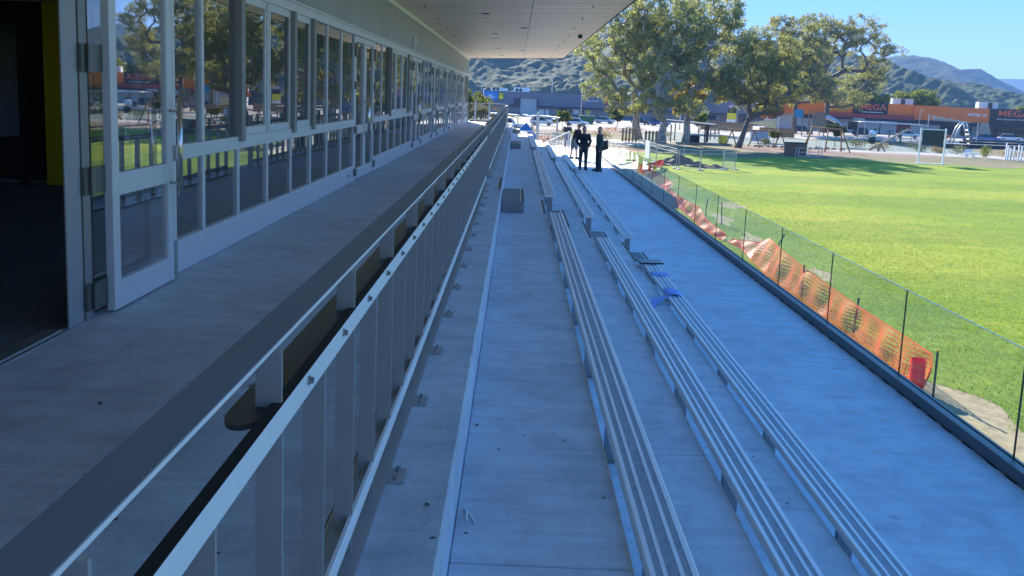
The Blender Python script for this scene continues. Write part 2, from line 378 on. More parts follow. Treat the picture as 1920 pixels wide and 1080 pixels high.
# ------------------------------------------------------------------ pavilion
PV = thing('pavilion_building', 'long grey pavilion with glazed front and beige canopy soffit, along the left', 'building')
def zs(x): return 7.23 + 0.04 * (x - XF)                      # the soffit rises gently outwards
XO = 2.30
r = MB(); r.prism([(-13, 7.30), (XF, 7.262), (XO + 0.03, zs(XO) + 0.032), (XO + 0.03, zs(XO) + 0.30), (XF, 7.75), (-13, 7.75)], 'y', -18, YEND)
r.build('roof', M_roof, PV)
r = MB(); r.prism([(XO + 0.031, zs(XO) - 0.012), (XO + 0.05, zs(XO) - 0.012), (XO + 0.05, zs(XO) + 0.32), (XO + 0.031, zs(XO) + 0.32)], 'y', -18, YEND + 0.02)
r.prism([(XF, 7.235), (XO + 0.03, zs(XO) - 0.012), (XO + 0.03, zs(XO) + 0.32), (XF, 7.75)], 'y', YEND + 0.001, YEND + 0.02)
r.build('fascia', M_dark, PV)
r = MB(); r.prism([(XF + 0.03, zs(XF)), (XO + 0.02, zs(XO)), (XO + 0.02, zs(XO) + 0.03), (XF + 0.03, zs(XF) + 0.03)], 'y', -18, 8.99); r.build('soffit_lining', M_soffit, PV)
def board_mesh(xa, xb, wd):
    q = MB(); e = 0.008
    q.add([(xa, 0.0, zs(xa) + 0.028), (xb, 0.0, zs(xb) + 0.028), (xb, 0, zs(xb) + e), (xa, 0, zs(xa) + e), (xa, e, zs(xa)), (xb, e, zs(xb)),
           (xb, wd - e, zs(xb)), (xa, wd - e, zs(xa)), (xb, wd, zs(xb) + e), (xa, wd, zs(xa) + e), (xb, wd, zs(xb) + 0.028), (xa, wd, zs(xa) + 0.028)],
          [(0, 1, 2, 3), (3, 2, 5, 4), (4, 5, 6, 7), (7, 6, 8, 9), (9, 8, 10, 11), (0, 3, 4, 7, 9, 11), (1, 10, 8, 6, 5, 2)])
    return q.mesh('soffit_board', M_soffit)
bl = board_mesh(XF + 0.03, 0.236, 0.335); br = board_mesh(0.25, XO + 0.02, 0.335)
y = 9.0; k = 0
while y < YEND - 0.35:
    for me in (bl, br): link('soffit_board', me, PV, (0, y, random.uniform(-0.0015, 0.0015)))
    y += 0.335 + (0.045 if k % 3 == 2 else 0.016); k += 1
q = MB()
q.prism([(XF, 7.14), (XF + 0.05, 7.14), (XF + 0.05, 7.235), (XF, 7.235)], 'y', -18, YEND); q.build('eaves_trim', M_white, PV)
# louvred downlights, round dark fittings and sprinkler heads in the soffit
lv = MB(); z0 = -0.006
lv.box(-0.2, 0.2, -0.2, -0.18, z0, 0.01); lv.box(-0.2, 0.2, 0.18, 0.2, z0, 0.01); lv.box(-0.2, -0.18, -0.18, 0.18, z0, 0.01); lv.box(0.18, 0.2, -0.18, 0.18, z0, 0.01)
for i in range(7): lv.box(-0.165 + i * 0.052, -0.157 + i * 0.052, -0.178, 0.178, -0.004, 0.012)
lvm = lv.mesh('downlight', M_steel); rfm = MB().box(-0.178, 0.178, -0.178, 0.178, 0.012, 0.016).mesh('reflector', M_white)
for i in range(5):
    yy = 15.6 + 5.6 * i; xx = -0.98
    d = link('downlight', lvm, PV, (xx, yy, zs(xx) - 0.002)); link('reflector', rfm, d)
pk = MB(); pk.tube([(0, 0, 0.01), (0, 0, -0.012)], [0.1, 0.11], 14); pkm = pk.mesh('ceiling_speaker', M_dark)
for yy, xx in [(18.6, -0.86), (24.6, -0.8), (22.6, 0.1), (34, 0.1)]: link('ceiling_speaker', pkm, PV, (xx, yy, zs(xx)))
sp = MB(); sp.tube([(0, 0, 0.02), (0, 0, -0.05)], [0.009, 0.009], 6); sp.tube([(0, 0, -0.05), (0, 0, -0.056)], [0.02, 0.02], 8); spm = sp.mesh('sprinkler_head', M_dark)
for i in range(9):
    for xx in (-2.1, 1.55): link('sprinkler_head', spm, PV, (xx, 16.9 + 2.75 * i, zs(xx)))
cm = MB(); cm.tube([(0, 0, 0.02), (0, 0, -0.03)], 0.07, 12); cm.ball((0, 0, -0.05), 0.075, 12, 8)
cm.build('security_camera', M_dark, PV, True, loc=(1.95, 25.2, zs(1.95)))
# cladding panels above the glazing
y = 1.3; cl = {}
for i in range(60):
    wdt = 0.9
    if y + wdt > YEND: wdt = YEND - y
    if wdt < 0.1: break
    key = round(wdt, 2)
    if key not in cl: cl[key] = MB().box(XF - 0.05, XF + 0.012, 0.004, wdt - 0.004, 6.39, 7.138).mesh('cladding_panel', M_clad, bevel=0.003)
    link('cladding_panel', cl[key], PV, (random.uniform(-0.0015, 0.0015), y, 0)); y += 0.9
w = MB(); w.box(-12.9, XF - 0.052, -9, YEND - 0.14, 6.42, 7.29); w.build('ceiling', M_wallin, PV)
w = MB(); w.box(-12.9, XF + 0.01, YEND - 0.13, YEND - 0.003, 0, 7.23); w.build('end_wall', M_clad, PV)
w = MB(); w.box(-12.9, -12.7, -9, YEND - 0.14, 3.6, 7.2); w.box(-12.9, XF - 0.05, -9, -8.8, 3.6, 7.2); w.build('back_wall', M_wallin, PV)
w = MB(); w.box(-12.7, XF - 0.052, -8.8, YEND - 0.14, 0, ZC - 0.005); w.build('carpet', M_carpet, PV)
eb = MB(); eb.box(0, 0.05, -0.09, 0.09, -0.11, 0.11); eb.box(0.05, 0.075, -0.06, 0.06, -0.05, 0.09); eb.build('wall_light', M_white, PV, bevel=0.01, loc=(XF + 0.012, 19.4, 6.62))

# glazing -------------------------------------------------------------
Z0, ZP0, ZR0, ZR1, ZH0, ZH1 = ZC, ZC + 0.27, 4.78, 4.90, 6.26, 6.36
ys = [5.96, 6.52, 7.34]
while ys[-1] < 40.2: ys.append(ys[-1] + 0.862)
doors = {8, 16, 21, 26, 31, 36}                               # first bay of each pair of doors
slides = {2: 3, 12: 3, 38: 2}                                 # servery windows
q = MB(); q.box(XF - 0.05, XF + 0.03, 5.96, ys[-1] + 0.4, ZH0, ZH1 - 0.002); q.box(XF - 0.06, XF + 0.045, 1.0, YEND - 0.14, ZH1 + 0.001, ZH1 + 0.028)
q.box(XF - 0.05, XF + 0.03, 1.0, 5.9, ZH0, ZH1 - 0.002)
q.build('head_frame', M_frame, PV)
mull = {}
def mullion(yc, z0, z1, wdt=0.05, dep=0.055, mat=M_frame, name='mullion'):
    key = (round(z0, 2), round(z1, 2), wdt, dep, mat.name)
    if key not in mull: mull[key] = MB().box(XF - 0.05, XF - 0.05 + dep, -wdt / 2, wdt / 2, z0, z1).mesh(name, mat, bevel=0.003)
    return link(name, mull[key], PV, (0, yc, 0))
panes = {}
def pane(ya, yb, z0, z1, x=XF - 0.012, parent=None):
    key = (round(yb - ya, 3), round(z0, 3), round(z1, 3), round(x, 3))
    if key not in panes: panes[key] = MB().add([(x, 0, z0), (x, yb - ya, z0), (x, yb - ya, z1), (x, 0, z1)], [(0, 1, 2, 3)]).mesh('pane', M_pane)
    return link('pane', panes[key], parent or PV, (0, ya, random.uniform(-0.0, 0.0)), (0, random.uniform(-0.0022, 0.0022), random.uniform(-0.0022, 0.0022)))
def strip(ya, yb, z0, z1, name, x1=XF + 0.02, mat=M_frame):
    return MB().box(XF - 0.05, x1, 0, yb - ya, z0, z1).build(name, mat, PV, bevel=0.004, loc=(0, ya, 0))
M_plate = simple('hinge_plate_bronze', (0.17, 0.17, 0.155), 0.4, 0.6, 0.06)
hp = MB().box(XF + 0.026, XF + 0.05, -0.075, 0.075, -0.11, 0.11).mesh('hinge', M_plate, bevel=0.004)
hp2 = MB().box(XF + 0.026, XF + 0.05, -0.06, 0.06, -0.06, 0.06).mesh('hinge', M_plate, bevel=0.004)
def handle_mesh(x):
    q = MB(); q.tube([(x + 0.075, 0, 4.54), (x + 0.075, 0, 5.28)], 0.019, 10)
    q.tube([(x, 0, 4.64), (x + 0.075, 0, 4.64)], 0.011, 8); q.tube([(x, 0, 5.18), (x + 0.075, 0, 5.18)], 0.011, 8)
    return q.mesh('handle', M_steel, True)
hm = handle_mesh(XF + 0.02)
def leaf(ya, yb, hinge_left, parent=PV, x=XF):
    """a glazed door leaf with stiles, three rails, two panes, pull handle"""
    f = MB(); s_ = 0.085
    f.box(x - 0.035, x + 0.02, 0, s_, ZC + 0.015, ZH0 - 0.01); f.box(x - 0.035, x + 0.02, yb - ya - s_, yb - ya, ZC + 0.015, ZH0 - 0.01)
    L = yb - ya
    for a, b in ((ZC + 0.015, ZC + 0.20), (4.64, 4.79), (ZH0 - 0.10, ZH0 - 0.01)): f.box(x - 0.034, x + 0.019, s_, L - s_, a, b)
    d = f.build('door', M_frame, parent, bevel=0.003, loc=(0, ya, 0))
    for a, b in ((ZC + 0.20, 4.64), (4.79, ZH0 - 0.10)):
        g = pane(s_, L - s_, a, b, x - 0.008, d)
    h = link('handle', hm, d, (x - XF, (L - 0.045) if hinge_left else 0.045, 0))
    return d
i = 0; n_b = len(ys) - 1
while i < n_b:
    ya, yb = ys[i], ys[i + 1]
    if i in doors and i + 2 <= n_b:
        yc = ys[i + 2]; md = (ya + yc) / 2
        mullion(ya, ZC, ZH0, 0.06, 0.07)
        d1 = leaf(ya + 0.035, md - 0.004, True); d2 = leaf(md + 0.004, yc - 0.035, False)
        for dd, ye, sg in ((d1, 0.0, 1), (d2, yc - 0.035 - md - 0.004, -1)):
            for zz, hh in ((6.02, hp), (5.45, hp2), (4.72, hp2), (4.02, hp2)): link('hinge', hh, dd, (0, ye, zz))
        i += 2; continue
    mullion(ya, ZP0, ZR0, 0.05); pane(ya + 0.025, yb - 0.025, ZP0, ZR0)
    if i in slides:
        n_s = slides[i]; ye = ys[i + n_s]
    inslide = any(a <= i < a + b for a, b in slides.items())
    if not inslide:
        mullion(ya, ZR1, ZH0, 0.05); pane(ya + 0.025, yb - 0.025, ZR1, ZH0)
    i += 1
mullion(ys[-1], ZC, ZH0, 0.06)
# base upstand and mid rail, broken at the doors
segs = []; st = ys[0]
for d in sorted(doors): segs.append((st, ys[d] - 0.03)); st = ys[min(d + 2, n_b)] + 0.03
segs.append((st, ys[-1]))
for a, b in segs:
    if b - a > 0.2:
        strip(a, b, Z0 + 0.004, ZP0, 'base_upstand'); strip(a, b, ZR0, ZR1, 'transom', XF + 0.024)
        o_ = MB().box(XF + 0.02, XF + 0.024, -0.05, 0.05, ZC + 0.12, ZC + 0.15).build('vent_slot', M_dark, PV, loc=(0, b - 0.35, 0))
# servery windows: deep bronze posts with sliding sashes
for a, n_s in slides.items():
    y0_, y1_ = ys[a], ys[min(a + n_s, n_b)]
    step = (y1_ - y0_) / n_s
    for j in range(n_s + 1):
        if (a == 2 and j == 1) or (a == 12 and j in (1, 2)): mullion(y0_ + j * step, ZR1, ZH0, 0.045, 0.062); continue
        mullion(y0_ + j * step, ZR1 - 0.05, ZH0, 0.10, 0.11, M_frame2, 'post')
    for j in range(n_s):
        s0, s1 = y0_ + j * step + 0.052, y0_ + (j + 1) * step - 0.052
        f = MB(); f.box(XF - 0.03, XF + 0.008, 0, s1 - s0, ZR1, ZR1 + 0.08); f.box(XF - 0.03, XF + 0.008, 0, s1 - s0, ZH0 - 0.08, ZH0)
        f.box(XF - 0.03, XF + 0.008, 0, 0.035, ZR1 + 0.08, ZH0 - 0.08); f.box(XF - 0.03, XF + 0.008, s1 - s0 - 0.035, s1 - s0, ZR1 + 0.08, ZH0 - 0.08)
        so_ = f.build('sash', M_frame, PV, bevel=0.003, loc=(0, s0, 0))
        pane(0.035, s1 - s0 - 0.035, ZR1 + 0.08, ZH0 - 0.08, XF - 0.01, so_)
# open doorway at the near end: jamb, the leaf folded back on its hinges, handle
q = MB(); q.box(XF - 0.012, XF + 0.004, 4.50, 4.66, ZC + 0.003, ZH1); q.build('jamb', simple('jamb_grey', (0.34, 0.345, 0.355), 0.45, 0.2, 0.04), PV, bevel=0.004)
q = MB(); q.box(XF - 0.06, XF + 0.012, 4.672, 4.752, ZC + 0.004, ZH0); q.build('jamb_stile', M_frame2, PV, bevel=0.004)
pane(4.752, 5.95, ZP0 - 0.1, ZH0, XF - 0.03)
q = MB(); q.box(XF - 0.075, XF - 0.055, 4.76, 5.9, ZC + 0.004, ZC + 0.18); q.build('base_upstand', M_frame, PV)
dl = leaf(4.87, 5.74, True, PV, XF + 0.07)
hg = MB(); hg.box(XF + 0.012, XF + 0.03, 4.66 - 4.87, -0.155, -0.085, 0.085); hg.box(XF + 0.03, XF + 0.045, -0.155, 0.02, -0.085, 0.085); hg.tube([(XF + 0.045, -0.15, -0.085), (XF + 0.045, -0.15, 0.085)], 0.014, 8)
hgm = hg.mesh('hinge', M_plate)
for zz in (4.02, 4.76, 5.52): link('hinge', hgm, dl, (0, 0, zz))
q = MB(); q.box(XF - 0.12, XF - 0.02, 1.0, 4.46, ZC - 0.003, ZC + 0.012); q.box(XF - 0.02, XF + 0.015, 1.0, 4.46, ZC - 0.003, ZC + 0.006); q.build('door_threshold', M_galv, PV)
q = MB(); q.box(XF - 0.05, XF + 0.01, -18, 1.0, ZC, 7.138); q.build('front_wall', M_clad, PV)
# seen inside through the doorway: yellow pier, dark glazed partition
q = MB(); q.box(-6.62, -5.9, 10.7, 10.95, ZC, 6.42); q.build('pier', M_yellow, PV)
q = MB(); q.box(-12.6, -6.662, 10.8, 10.86, ZC, 6.42); q.build('partition', M_darkin, PV)
q = MB(); q.box(-12.5, -6.665, 10.76, 10.799, ZC, ZC + 0.05); q.build('skirting', M_galv, PV)
q = MB(); q.add([(-9.2, 10.74, ZC + 0.1), (-7.0, 10.74, ZC + 0.1), (-7.0, 10.74, 6.1), (-9.2, 10.74, 6.1)], [(0, 1, 2, 3)]); q.build('pane', M_pane, PV)
for xx in (-6.99, -9.3, -8.1): MB().box(xx, xx + 0.1, 10.70, 10.798, ZC, 6.2).build('partition_post', M_dark, PV)
q = MB(); q.box(-12.5, XF - 0.4, 14, 14.1, ZC, 6.42); q.box(-12.5, XF - 1.4, 27, 27.1, ZC, 6.42); q.build('cross_wall', M_wallin, PV)
# ------------------------------------------------------------------ steel balustrade along the concourse edge
XB = -0.482
M_shelf = simple('shelf_dark_metal', (0.10, 0.105, 0.11), 0.28, 0.6, 0.06, 3.0)
def balustrade(y0, y1, label, start_shelf=None):
    T = thing('steel_balustrade', label, 'balustrade', (XB, y0, ZC), 0, 'steel balustrades along the concourse edge')
    L = y1 - y0
    def B(name, mat, x0, x1, ya, yb, z0, z1, bev=0.0):
        return MB().box(x0 - XB, x1 - XB, ya, yb, z0 - ZC, z1 - ZC).build(name, mat, T, bevel=bev)
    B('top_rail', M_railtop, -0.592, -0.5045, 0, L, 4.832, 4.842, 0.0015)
    B('edge_highlight', M_band, -0.5044, -0.5025, 0, L, 4.8325, 4.8415)  # added pale strip: highlight painted along the top rail's front edge
    band = B('mid_rail', M_band, -0.511, XB, 0, L, 4.651, 4.7105, 0.002)
    B('dark_reflection', M_black, -0.5095, -0.4835, 0, L, 4.7107, 4.7125)  # black strip stands in for the dark reflection on the mid rail's top
    B('bottom_rail', M_band, -0.498, XB, 0, L, ZC + 0.085, ZC + 0.145, 0.002)
    s0 = (start_shelf - y0) if start_shelf is not None else 0.0
    q = MB(); xa, xb = -0.596 - XB, -0.5115 - XB; rr = (xb - xa) / 2
    poly = [(xb, L), (xa, L)] + [(xa + rr - rr * math.cos(t), s0 + rr - rr * 1.5 * math.sin(t)) for t in [math.pi * k / 12 for k in range(0, 13)]]
    q.prism(poly, 'z', 4.688 - ZC, 4.700 - ZC); q.build('shelf_plate', M_shelf, T)
    B('base_plate', M_rail, -0.585, -0.452, 0, L, ZC + 0.003, ZC + 0.013)
    fin = MB().box(-0.545 - XB, -0.486 - XB, -0.004, 0.004, 0.014, 4.6505 - ZC).mesh('fin', M_rail)
    finl = MB().prism([(-0.545 - XB, 4.7013 - ZC), (-0.5113 - XB, 4.7013 - ZC), (-0.5113 - XB, 4.7128 - ZC), (-0.488 - XB, 4.7128 - ZC), (-0.488 - XB, 4.8315 - ZC), (-0.545 - XB, 4.8315 - ZC)], 'y', -0.004, 0.004).mesh('post', M_rail)
    bolt = MB(); bolt.tube([(0, 0, 0), (0.004, 0, 0)], 0.012, 10); bolt.tube([(0.004, 0, 0), (0.013, 0, 0)], 0.008, 6); bm_ = bolt.mesh('bolt', M_bolt)
    tab = MB().box(-0.4515 - XB, -0.385 - XB, -0.055, 0.055, 0.003, 0.013).mesh('fixing_plate', M_rail, bevel=0.001)
    ab = MB(); ab.tube([(0, 0, 0), (0, 0, 0.004)], 0.011, 10); ab.tube([(0, 0, 0.004), (0, 0, 0.016)], 0.0075, 6); abm = ab.mesh('anchor_bolt', M_bolt)
    k0 = math.ceil((y0 - 1.22) / 0.375)
    y = 1.22 + 0.375 * k0; k = k0
    while y < y1:
        post = (k % 2 == 1)
        before = start_shelf is not None and y < start_shelf + 0.05
        link('fin', fin, T, (0, y - y0, 0))
        if post: link('post', finl, T, (0, y - y0, 0))
        if not before or y < -5: link('bolt', bm_, T, (0, y - y0 + 0.19, 4.690 - ZC))
        if k % 2 == 0:
            t_ = link('fixing_plate', tab, T, (0, y - y0 + 0.15, 0))
            for dy in (-0.035, 0.035): link('anchor_bolt', abm, t_, (-0.42 - XB, dy, 0.013))
        y += 0.375; k += 1
    e = MB().box(-0.560 - XB, -0.470 - XB, -0.012, -0.0005, 0.003, 4.831 - ZC)
    e.build('end_plate', M_rail, T)
    return T
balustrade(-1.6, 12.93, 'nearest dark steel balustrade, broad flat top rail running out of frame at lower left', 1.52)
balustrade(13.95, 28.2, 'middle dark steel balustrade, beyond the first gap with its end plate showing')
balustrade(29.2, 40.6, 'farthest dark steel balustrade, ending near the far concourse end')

# ------------------------------------------------------------------ benches
def bench(x0, x1, zt, zf, y0, y1, label):
    T = thing('bench', label, 'bench', ((x0 + x1) / 2, y0, zf), 0, 'aluminium benches on the terrace')
    w_ = (x1 - x0) / 2; H = zt - zf; L = y1 - y0
    def prof():
        e = 0.004; h = H
        pts = [(-w_, h - 0.05), (-w_ + 0.012, h - 0.056), (w_ - 0.012, h - 0.056), (w_, h - 0.05), (w_, h - 0.01), (w_ - 0.010, h)]
        ribs = [w_ - 0.010, w_ * 0.36, -w_ * 0.30, -w_ + 0.010]
        pts = [(-w_, h - 0.05), (-w_ + 0.012, h - 0.056), (w_ - 0.012, h - 0.056), (w_, h - 0.05), (w_, h - 0.008), (w_ - 0.008, h), (w_ - 0.030, h), (w_ - 0.030, h - e)]
        for c in (w_ * 0.33, -w_ * 0.33): pts += [(c + 0.009, h - e), (c + 0.009, h), (c - 0.009, h), (c - 0.009, h - e)]
        pts += [(-w_ + 0.030, h - e), (-w_ + 0.030, h), (-w_ + 0.008, h), (-w_, h - 0.008)]
        return pts
    nseg = max(1, round(L / 6.2)); sl_ = L / nseg
    seat = MB(); 
    me = MB().prism(prof(), 'y', 0.002, sl_ - 0.002).mesh('seat', M_alu)
    spans = [(w_ * 0.33 + 0.0095, w_ - 0.0305), (-w_ * 0.33 + 0.0095, w_ * 0.33 - 0.0095), (-w_ + 0.0305, -w_ * 0.33 - 0.0095)]
    gm = [MB().box(a, b, 0.003, sl_ - 0.003, H - 0.0042, H - 0.0012).mesh('grip_strip', M_grip) for a, b in spans]
    for s in range(nseg):
        st_ = link('seat', me, T, (0, s * sl_, 0))
        for g in gm: link('grip_strip', g, st_)
    lg = MB(); lg.box(-0.05, 0.05, -0.025, 0.025, 0.008, H - 0.075); lg.box(-0.08, 0.08, -0.05, 0.05, 0.002, 0.01); lg.box(-w_ + 0.035, w_ - 0.02, -0.03, 0.03, H - 0.075, H - 0.0565)
    lm = lg.mesh('leg', M_leg, bevel=0.003)
    n_l = max(2, round(L / 1.55))
    for j in range(n_l + 1): link('leg', lm, T, (0, 0.12 + (L - 0.24) * j / n_l, 0))
    # closing caps at the plank ends
    cp = MB().box(-w_ + 0.001, w_ - 0.001, -0.003, 0.0, H - 0.055, H - 0.003)
    cpm = cp.mesh('end_cap', M_alu); link('end_cap', cpm, T, (0, 0.0015, 0)); link('end_cap', cpm, T, (0, L + 0.0015, 0))
    return T
rows = [(0.582, 0.787, 3.57, ZT2, 'top row'), (1.342, 1.541, 3.205, ZT3, 'middle row'), (2.09, 2.305, 2.84, ZW, 'lowest row')]
segs_ = [((0.1, 11.98), 'nearest section'), ((14.22, 25.8), 'second section'), ((28.1, 36.6), 'farthest section')]
for (x0, x1, zt, zf, rn) in rows:
    for (ya, yb), sn in segs_:
        ex = {'nearest section': ', cut by the frame bottom', 'second section': ', between the two aisles', 'farthest section': ', short, beyond the second aisle'}[sn]
        bench(x0, x1, zt, zf, ya, yb, 'aluminium bench of the %s, %s%s' % (rn, sn, ex))

# aisle steps: half-height blocks and metal nosing strips
M_block = simple('step_block_grey', (0.22, 0.225, 0.235), 0.7, 0, 0.08, 4.0, 0.15, 120)
ns = MB(); ns.box(-0.05, 0, 0, 1.65, 0.0005, 0.006); ns.box(-0.012, 0.0, 0, 1.65, 0.006, 0.009)
nsm = ns.mesh('nosing_strip', simple('nosing_grip', (0.16, 0.15, 0.12), 0.7, 0.1, 0.3, 40)); 
nl = MB().box(-0.062, -0.0505, 0, 1.65, 0.0005, 0.008).mesh('nosing_edge', M_alu)
an = {0: 'first aisle', 1: 'second aisle', 2: 'far end'}
for ai, (ya, yb) in enumerate([(12.25, 13.95), (27.0, 28.7), (38.0, 39.4)]):
    for lv_, (xe, zf, nm) in enumerate([(XC, ZT1, 'below the concourse edge'), (X1, ZT2, 'beside the top bench'), (X2, ZT3, 'beside the middle bench'), (X3, ZW, 'beside the lowest bench')]):
        if ai == 2 and lv_ != 0: continue
        hgt = 0.185
        S_ = thing('step_block', 'grey half-height step block %s in the %s' % (nm, an[ai]), 'step', (xe + 0.006, ya, zf))
        MB().box(0, 0.375, 0, yb - ya, 0.001, hgt).build('block', M_block, S_, bevel=0.008)
        if ai < 2:
            link('nosing_strip', nsm, S_, (0.37, 0.03, hgt)); link('nosing_edge', nl, S_, (0.37, 0.03, hgt))
            pz = {0: ZC + 0.002, 1: ZT1, 2: ZT2, 3: ZT3}[lv_]
            N_ = thing('stair_nosing', 'metal nosing strip on the tier edge %s in the %s' % (nm, an[ai]), 'stair nosing', (xe - 0.012, ya + 0.03, pz))
            link('nosing_strip', nsm, N_); link('nosing_edge', nl, N_)

# ------------------------------------------------------------------ kerb channel and frameless glass balustrade
GB = thing('glass_balustrade', 'frameless glass balustrade on a dark metal kerb beside the field', 'glass balustrade', (4.30, -5.5, ZW))
q = MB(); q.box(-0.10, -0.012, 0, 43.7, 0.012, 0.125); q.build('kerb_channel', M_kerb, GB, bevel=0.006)
q = MB(); q.box(-0.085, -0.02, 0, 43.7, 0.001, 0.0115); q.build('kerb_bedding', M_black, GB)
pkm_ = MB().box(-0.103, -0.086, -0.07, 0.07, 0.001, 0.0112).mesh('packer', M_black)
for k in range(62): link('packer', pkm_, GB, (0, 9.0 + 0.31 * k + random.uniform(-0.05, 0.05), 0))
q = MB(); q.box(0.016, 0.05, 0, 43.7, -0.05, 0.118); q.build('outer_channel', M_kerb, GB, bevel=0.004)
q = MB(); q.box(-0.0115, 0.0155, 0, 43.7, 0.02, 0.09); q.build('channel_seal', M_black, GB)
YJ = [6.14 + 1.955 * k for k in range(-6, 17)]
pm = MB().add([(0.0, 0, 0.09), (0.0, 1.943, 0.09), (0.0, 1.943, 1.07), (0.0, 0, 1.07)], [(0, 1, 2, 3)]).mesh('pane', M_bal)
em = MB().box(-0.006, 0.006, 0, 1.943, 1.0702, 1.075).mesh('pane_edge', M_gedge)
jm = MB().box(-0.006, 0.006, -0.0055, 0.0055, 0.092, 1.073).mesh('pane_joint', M_joint)
for a in YJ[:-1]:
    if a + 5.5 < 0: continue
    p_ = link('pane', pm, GB, (0, a + 5.5 + 0.006, 0)); link('pane_edge', em, p_)
for a in YJ: 
    if a + 5.5 > 0: link('pane_joint', jm, GB, (0, a + 5.5, 0))

# ------------------------------------------------------------------ small things left on the terrace
M_paper = simple('blue_paper', (0.26, 0.38, 0.80), 0.7, 0, 0.05)
M_blk = simple('black_plastic', (0.012, 0.012, 0.014), 0.35)
Z3 = 2.84 + 0.001
t = thing('folder', 'black folder lying across the end of the lowest bench', 'folder', (2.19, 11.92, Z3), 0.08)
MB().box(-0.17, 0.20, -0.13, 0.13, 0.0, 0.018).build('cover', M_blk, t, bevel=0.004)
MB().box(-0.15, 0.19, -0.12, 0.12, 0.0182, 0.021).build('sheet', simple('grey_sheet', (0.25, 0.27, 0.3), 0.5), t)
MB().tube([(-0.17, -0.135, 0.012), (0.2, -0.135, 0.012)], 0.012, 8).build('spine', M_blk, t)
def paper_sheet(name, label, loc, rz, w, h, bend, mat):
    q = MB(); n = 8
    for i in range(n + 1):
        u = i / n; zz = bend * math.sin(math.pi * u * 1.3) 
        q.v += [(-w / 2 + w * u, -h / 2, zz), (-w / 2 + w * u, h / 2, zz * 1.15 + 0.002), (-w / 2 + w * u, -h / 2, zz + 0.0016), (-w / 2 + w * u, h / 2, zz * 1.15 + 0.0036)]
    for i in range(n):
        a = i * 4; q.f += [(a, a + 1, a + 5, a + 4), (a + 2, a + 6, a + 7, a + 3), (a, a + 4, a + 6, a + 2), (a + 1, a + 3, a + 7, a + 5)]
    q.f += [(0, 2, 3, 1), (n * 4, n * 4 + 1, n * 4 + 3, n * 4 + 2)]
    o = q.build(name, mat, None, True, loc=loc); o.rotation_euler = (0, 0, rz)
    return settags(o, label, 'paper')
paper_sheet('paper_sheet', 'pale blue paper sheet lying flat on the lowest bench, nearer the folder', (2.215, 11.12, Z3), 0.0, 0.26, 0.24, 0.006, M_paper)
paper_sheet('paper_sheet', 'folded stack of blue papers on the lowest bench, second from the folder', (2.20, 10.04, Z3 + 0.003), -0.05, 0.25, 0.34, 0.02, M_paper)
q = MB()
q.add([(-0.05, -0.05, 0.03), (0.20, 0.16, 0.11), (-0.08, 0.13, 0.06), (-0.1, -0.12, 0.0), (0.02, 0.04, 0.045)], [(0, 1, 4), (4, 1, 2), (0, 4, 3), (3, 4, 2)])
q.add([(-0.05, -0.05, 0.028), (0.20, 0.16, 0.108), (-0.08, 0.13, 0.058), (-0.1, -0.12, -0.002), (0.02, 0.04, 0.043)], [(1, 0, 4), (1, 4, 2), (4, 0, 3), (4, 3, 2)])
o = q.build('paper_dart', M_paper, loc=(1.93, 9.62, ZT3 + 0.004)); settags(o, 'crumpled blue paper on the step behind the lowest bench', 'paper'); o.scale = (1.0, 1.0, 1.0)
q = MB(); q.tube([(0, 0, 0.005), (0.01, -0.05, 0.02), (0.015, -0.1, 0.006)], 0.004, 6); q.tube([(0, 0, 0.005), (0.03, -0.06, 0.006), (0.055, -0.12, 0.005)], 0.004, 6)
o = q.build('cable_tie', M_white, loc=(-0.165, 3.3, ZT1)); settags(o, 'white cut cable ties lying at the foot of the concourse riser', 'cable tie')
q = MB(); q.bar((0, 0, 0.006), (0.62, 0.02, 0.006), 0.05, 0.010)
o = q.build('offcut_strip', M_white, loc=(3.32, 20.2, ZW + 0.001)); settags(o, 'white offcut strip lying on the walkway next to the glass kerb', 'offcut')

# windblown grit and leaf scraps on the terraces
rg = np.random.default_rng(77); V_, F_ = [], []
for lv0, lv1, zz in ((-2.6, -0.65, ZC), (-0.6, -0.22, ZC + 0.002), (XC + 0.01, X1 - 0.02, ZT1), (X1 + 0.01, X2 - 0.02, ZT2), (X2 + 0.01, X3 - 0.02, ZT3), (X3 + 0.01, XK - 0.03, ZW)):
    n_ = 170
    for _ in range(n_):
        u = rg.random(); xx = lv0 + (lv1 - lv0) * (u ** 2.2 if rg.random() < 0.6 else u); yy = 1.5 + 26 * rg.random() ** 1.6; r_ = 0.0025 + 0.0075 * rg.random() ** 3; a = rg.random() * 6.28; k = len(V_)
        for j in range(4): V_.append((xx + r_ * (1 if j % 2 else 1.9) * math.cos(a + j * 1.57), yy + r_ * (1 if j % 2 else 1.9) * math.sin(a + j * 1.57), zz + 0.0015 + 0.006 * rg.random() * (r_ > 0.008)))
        F_.append((k, k + 1, k + 2, k + 3))
o = link('grit', np_mesh('grit', V_, F_, simple('grit_scraps', (0.09, 0.08, 0.065), 0.9, 0, 0.4, 3.0, kind='World'))); settags(o, 'windblown grit and leaf scraps scattered on the concrete terraces', 'grit', kind='stuff')
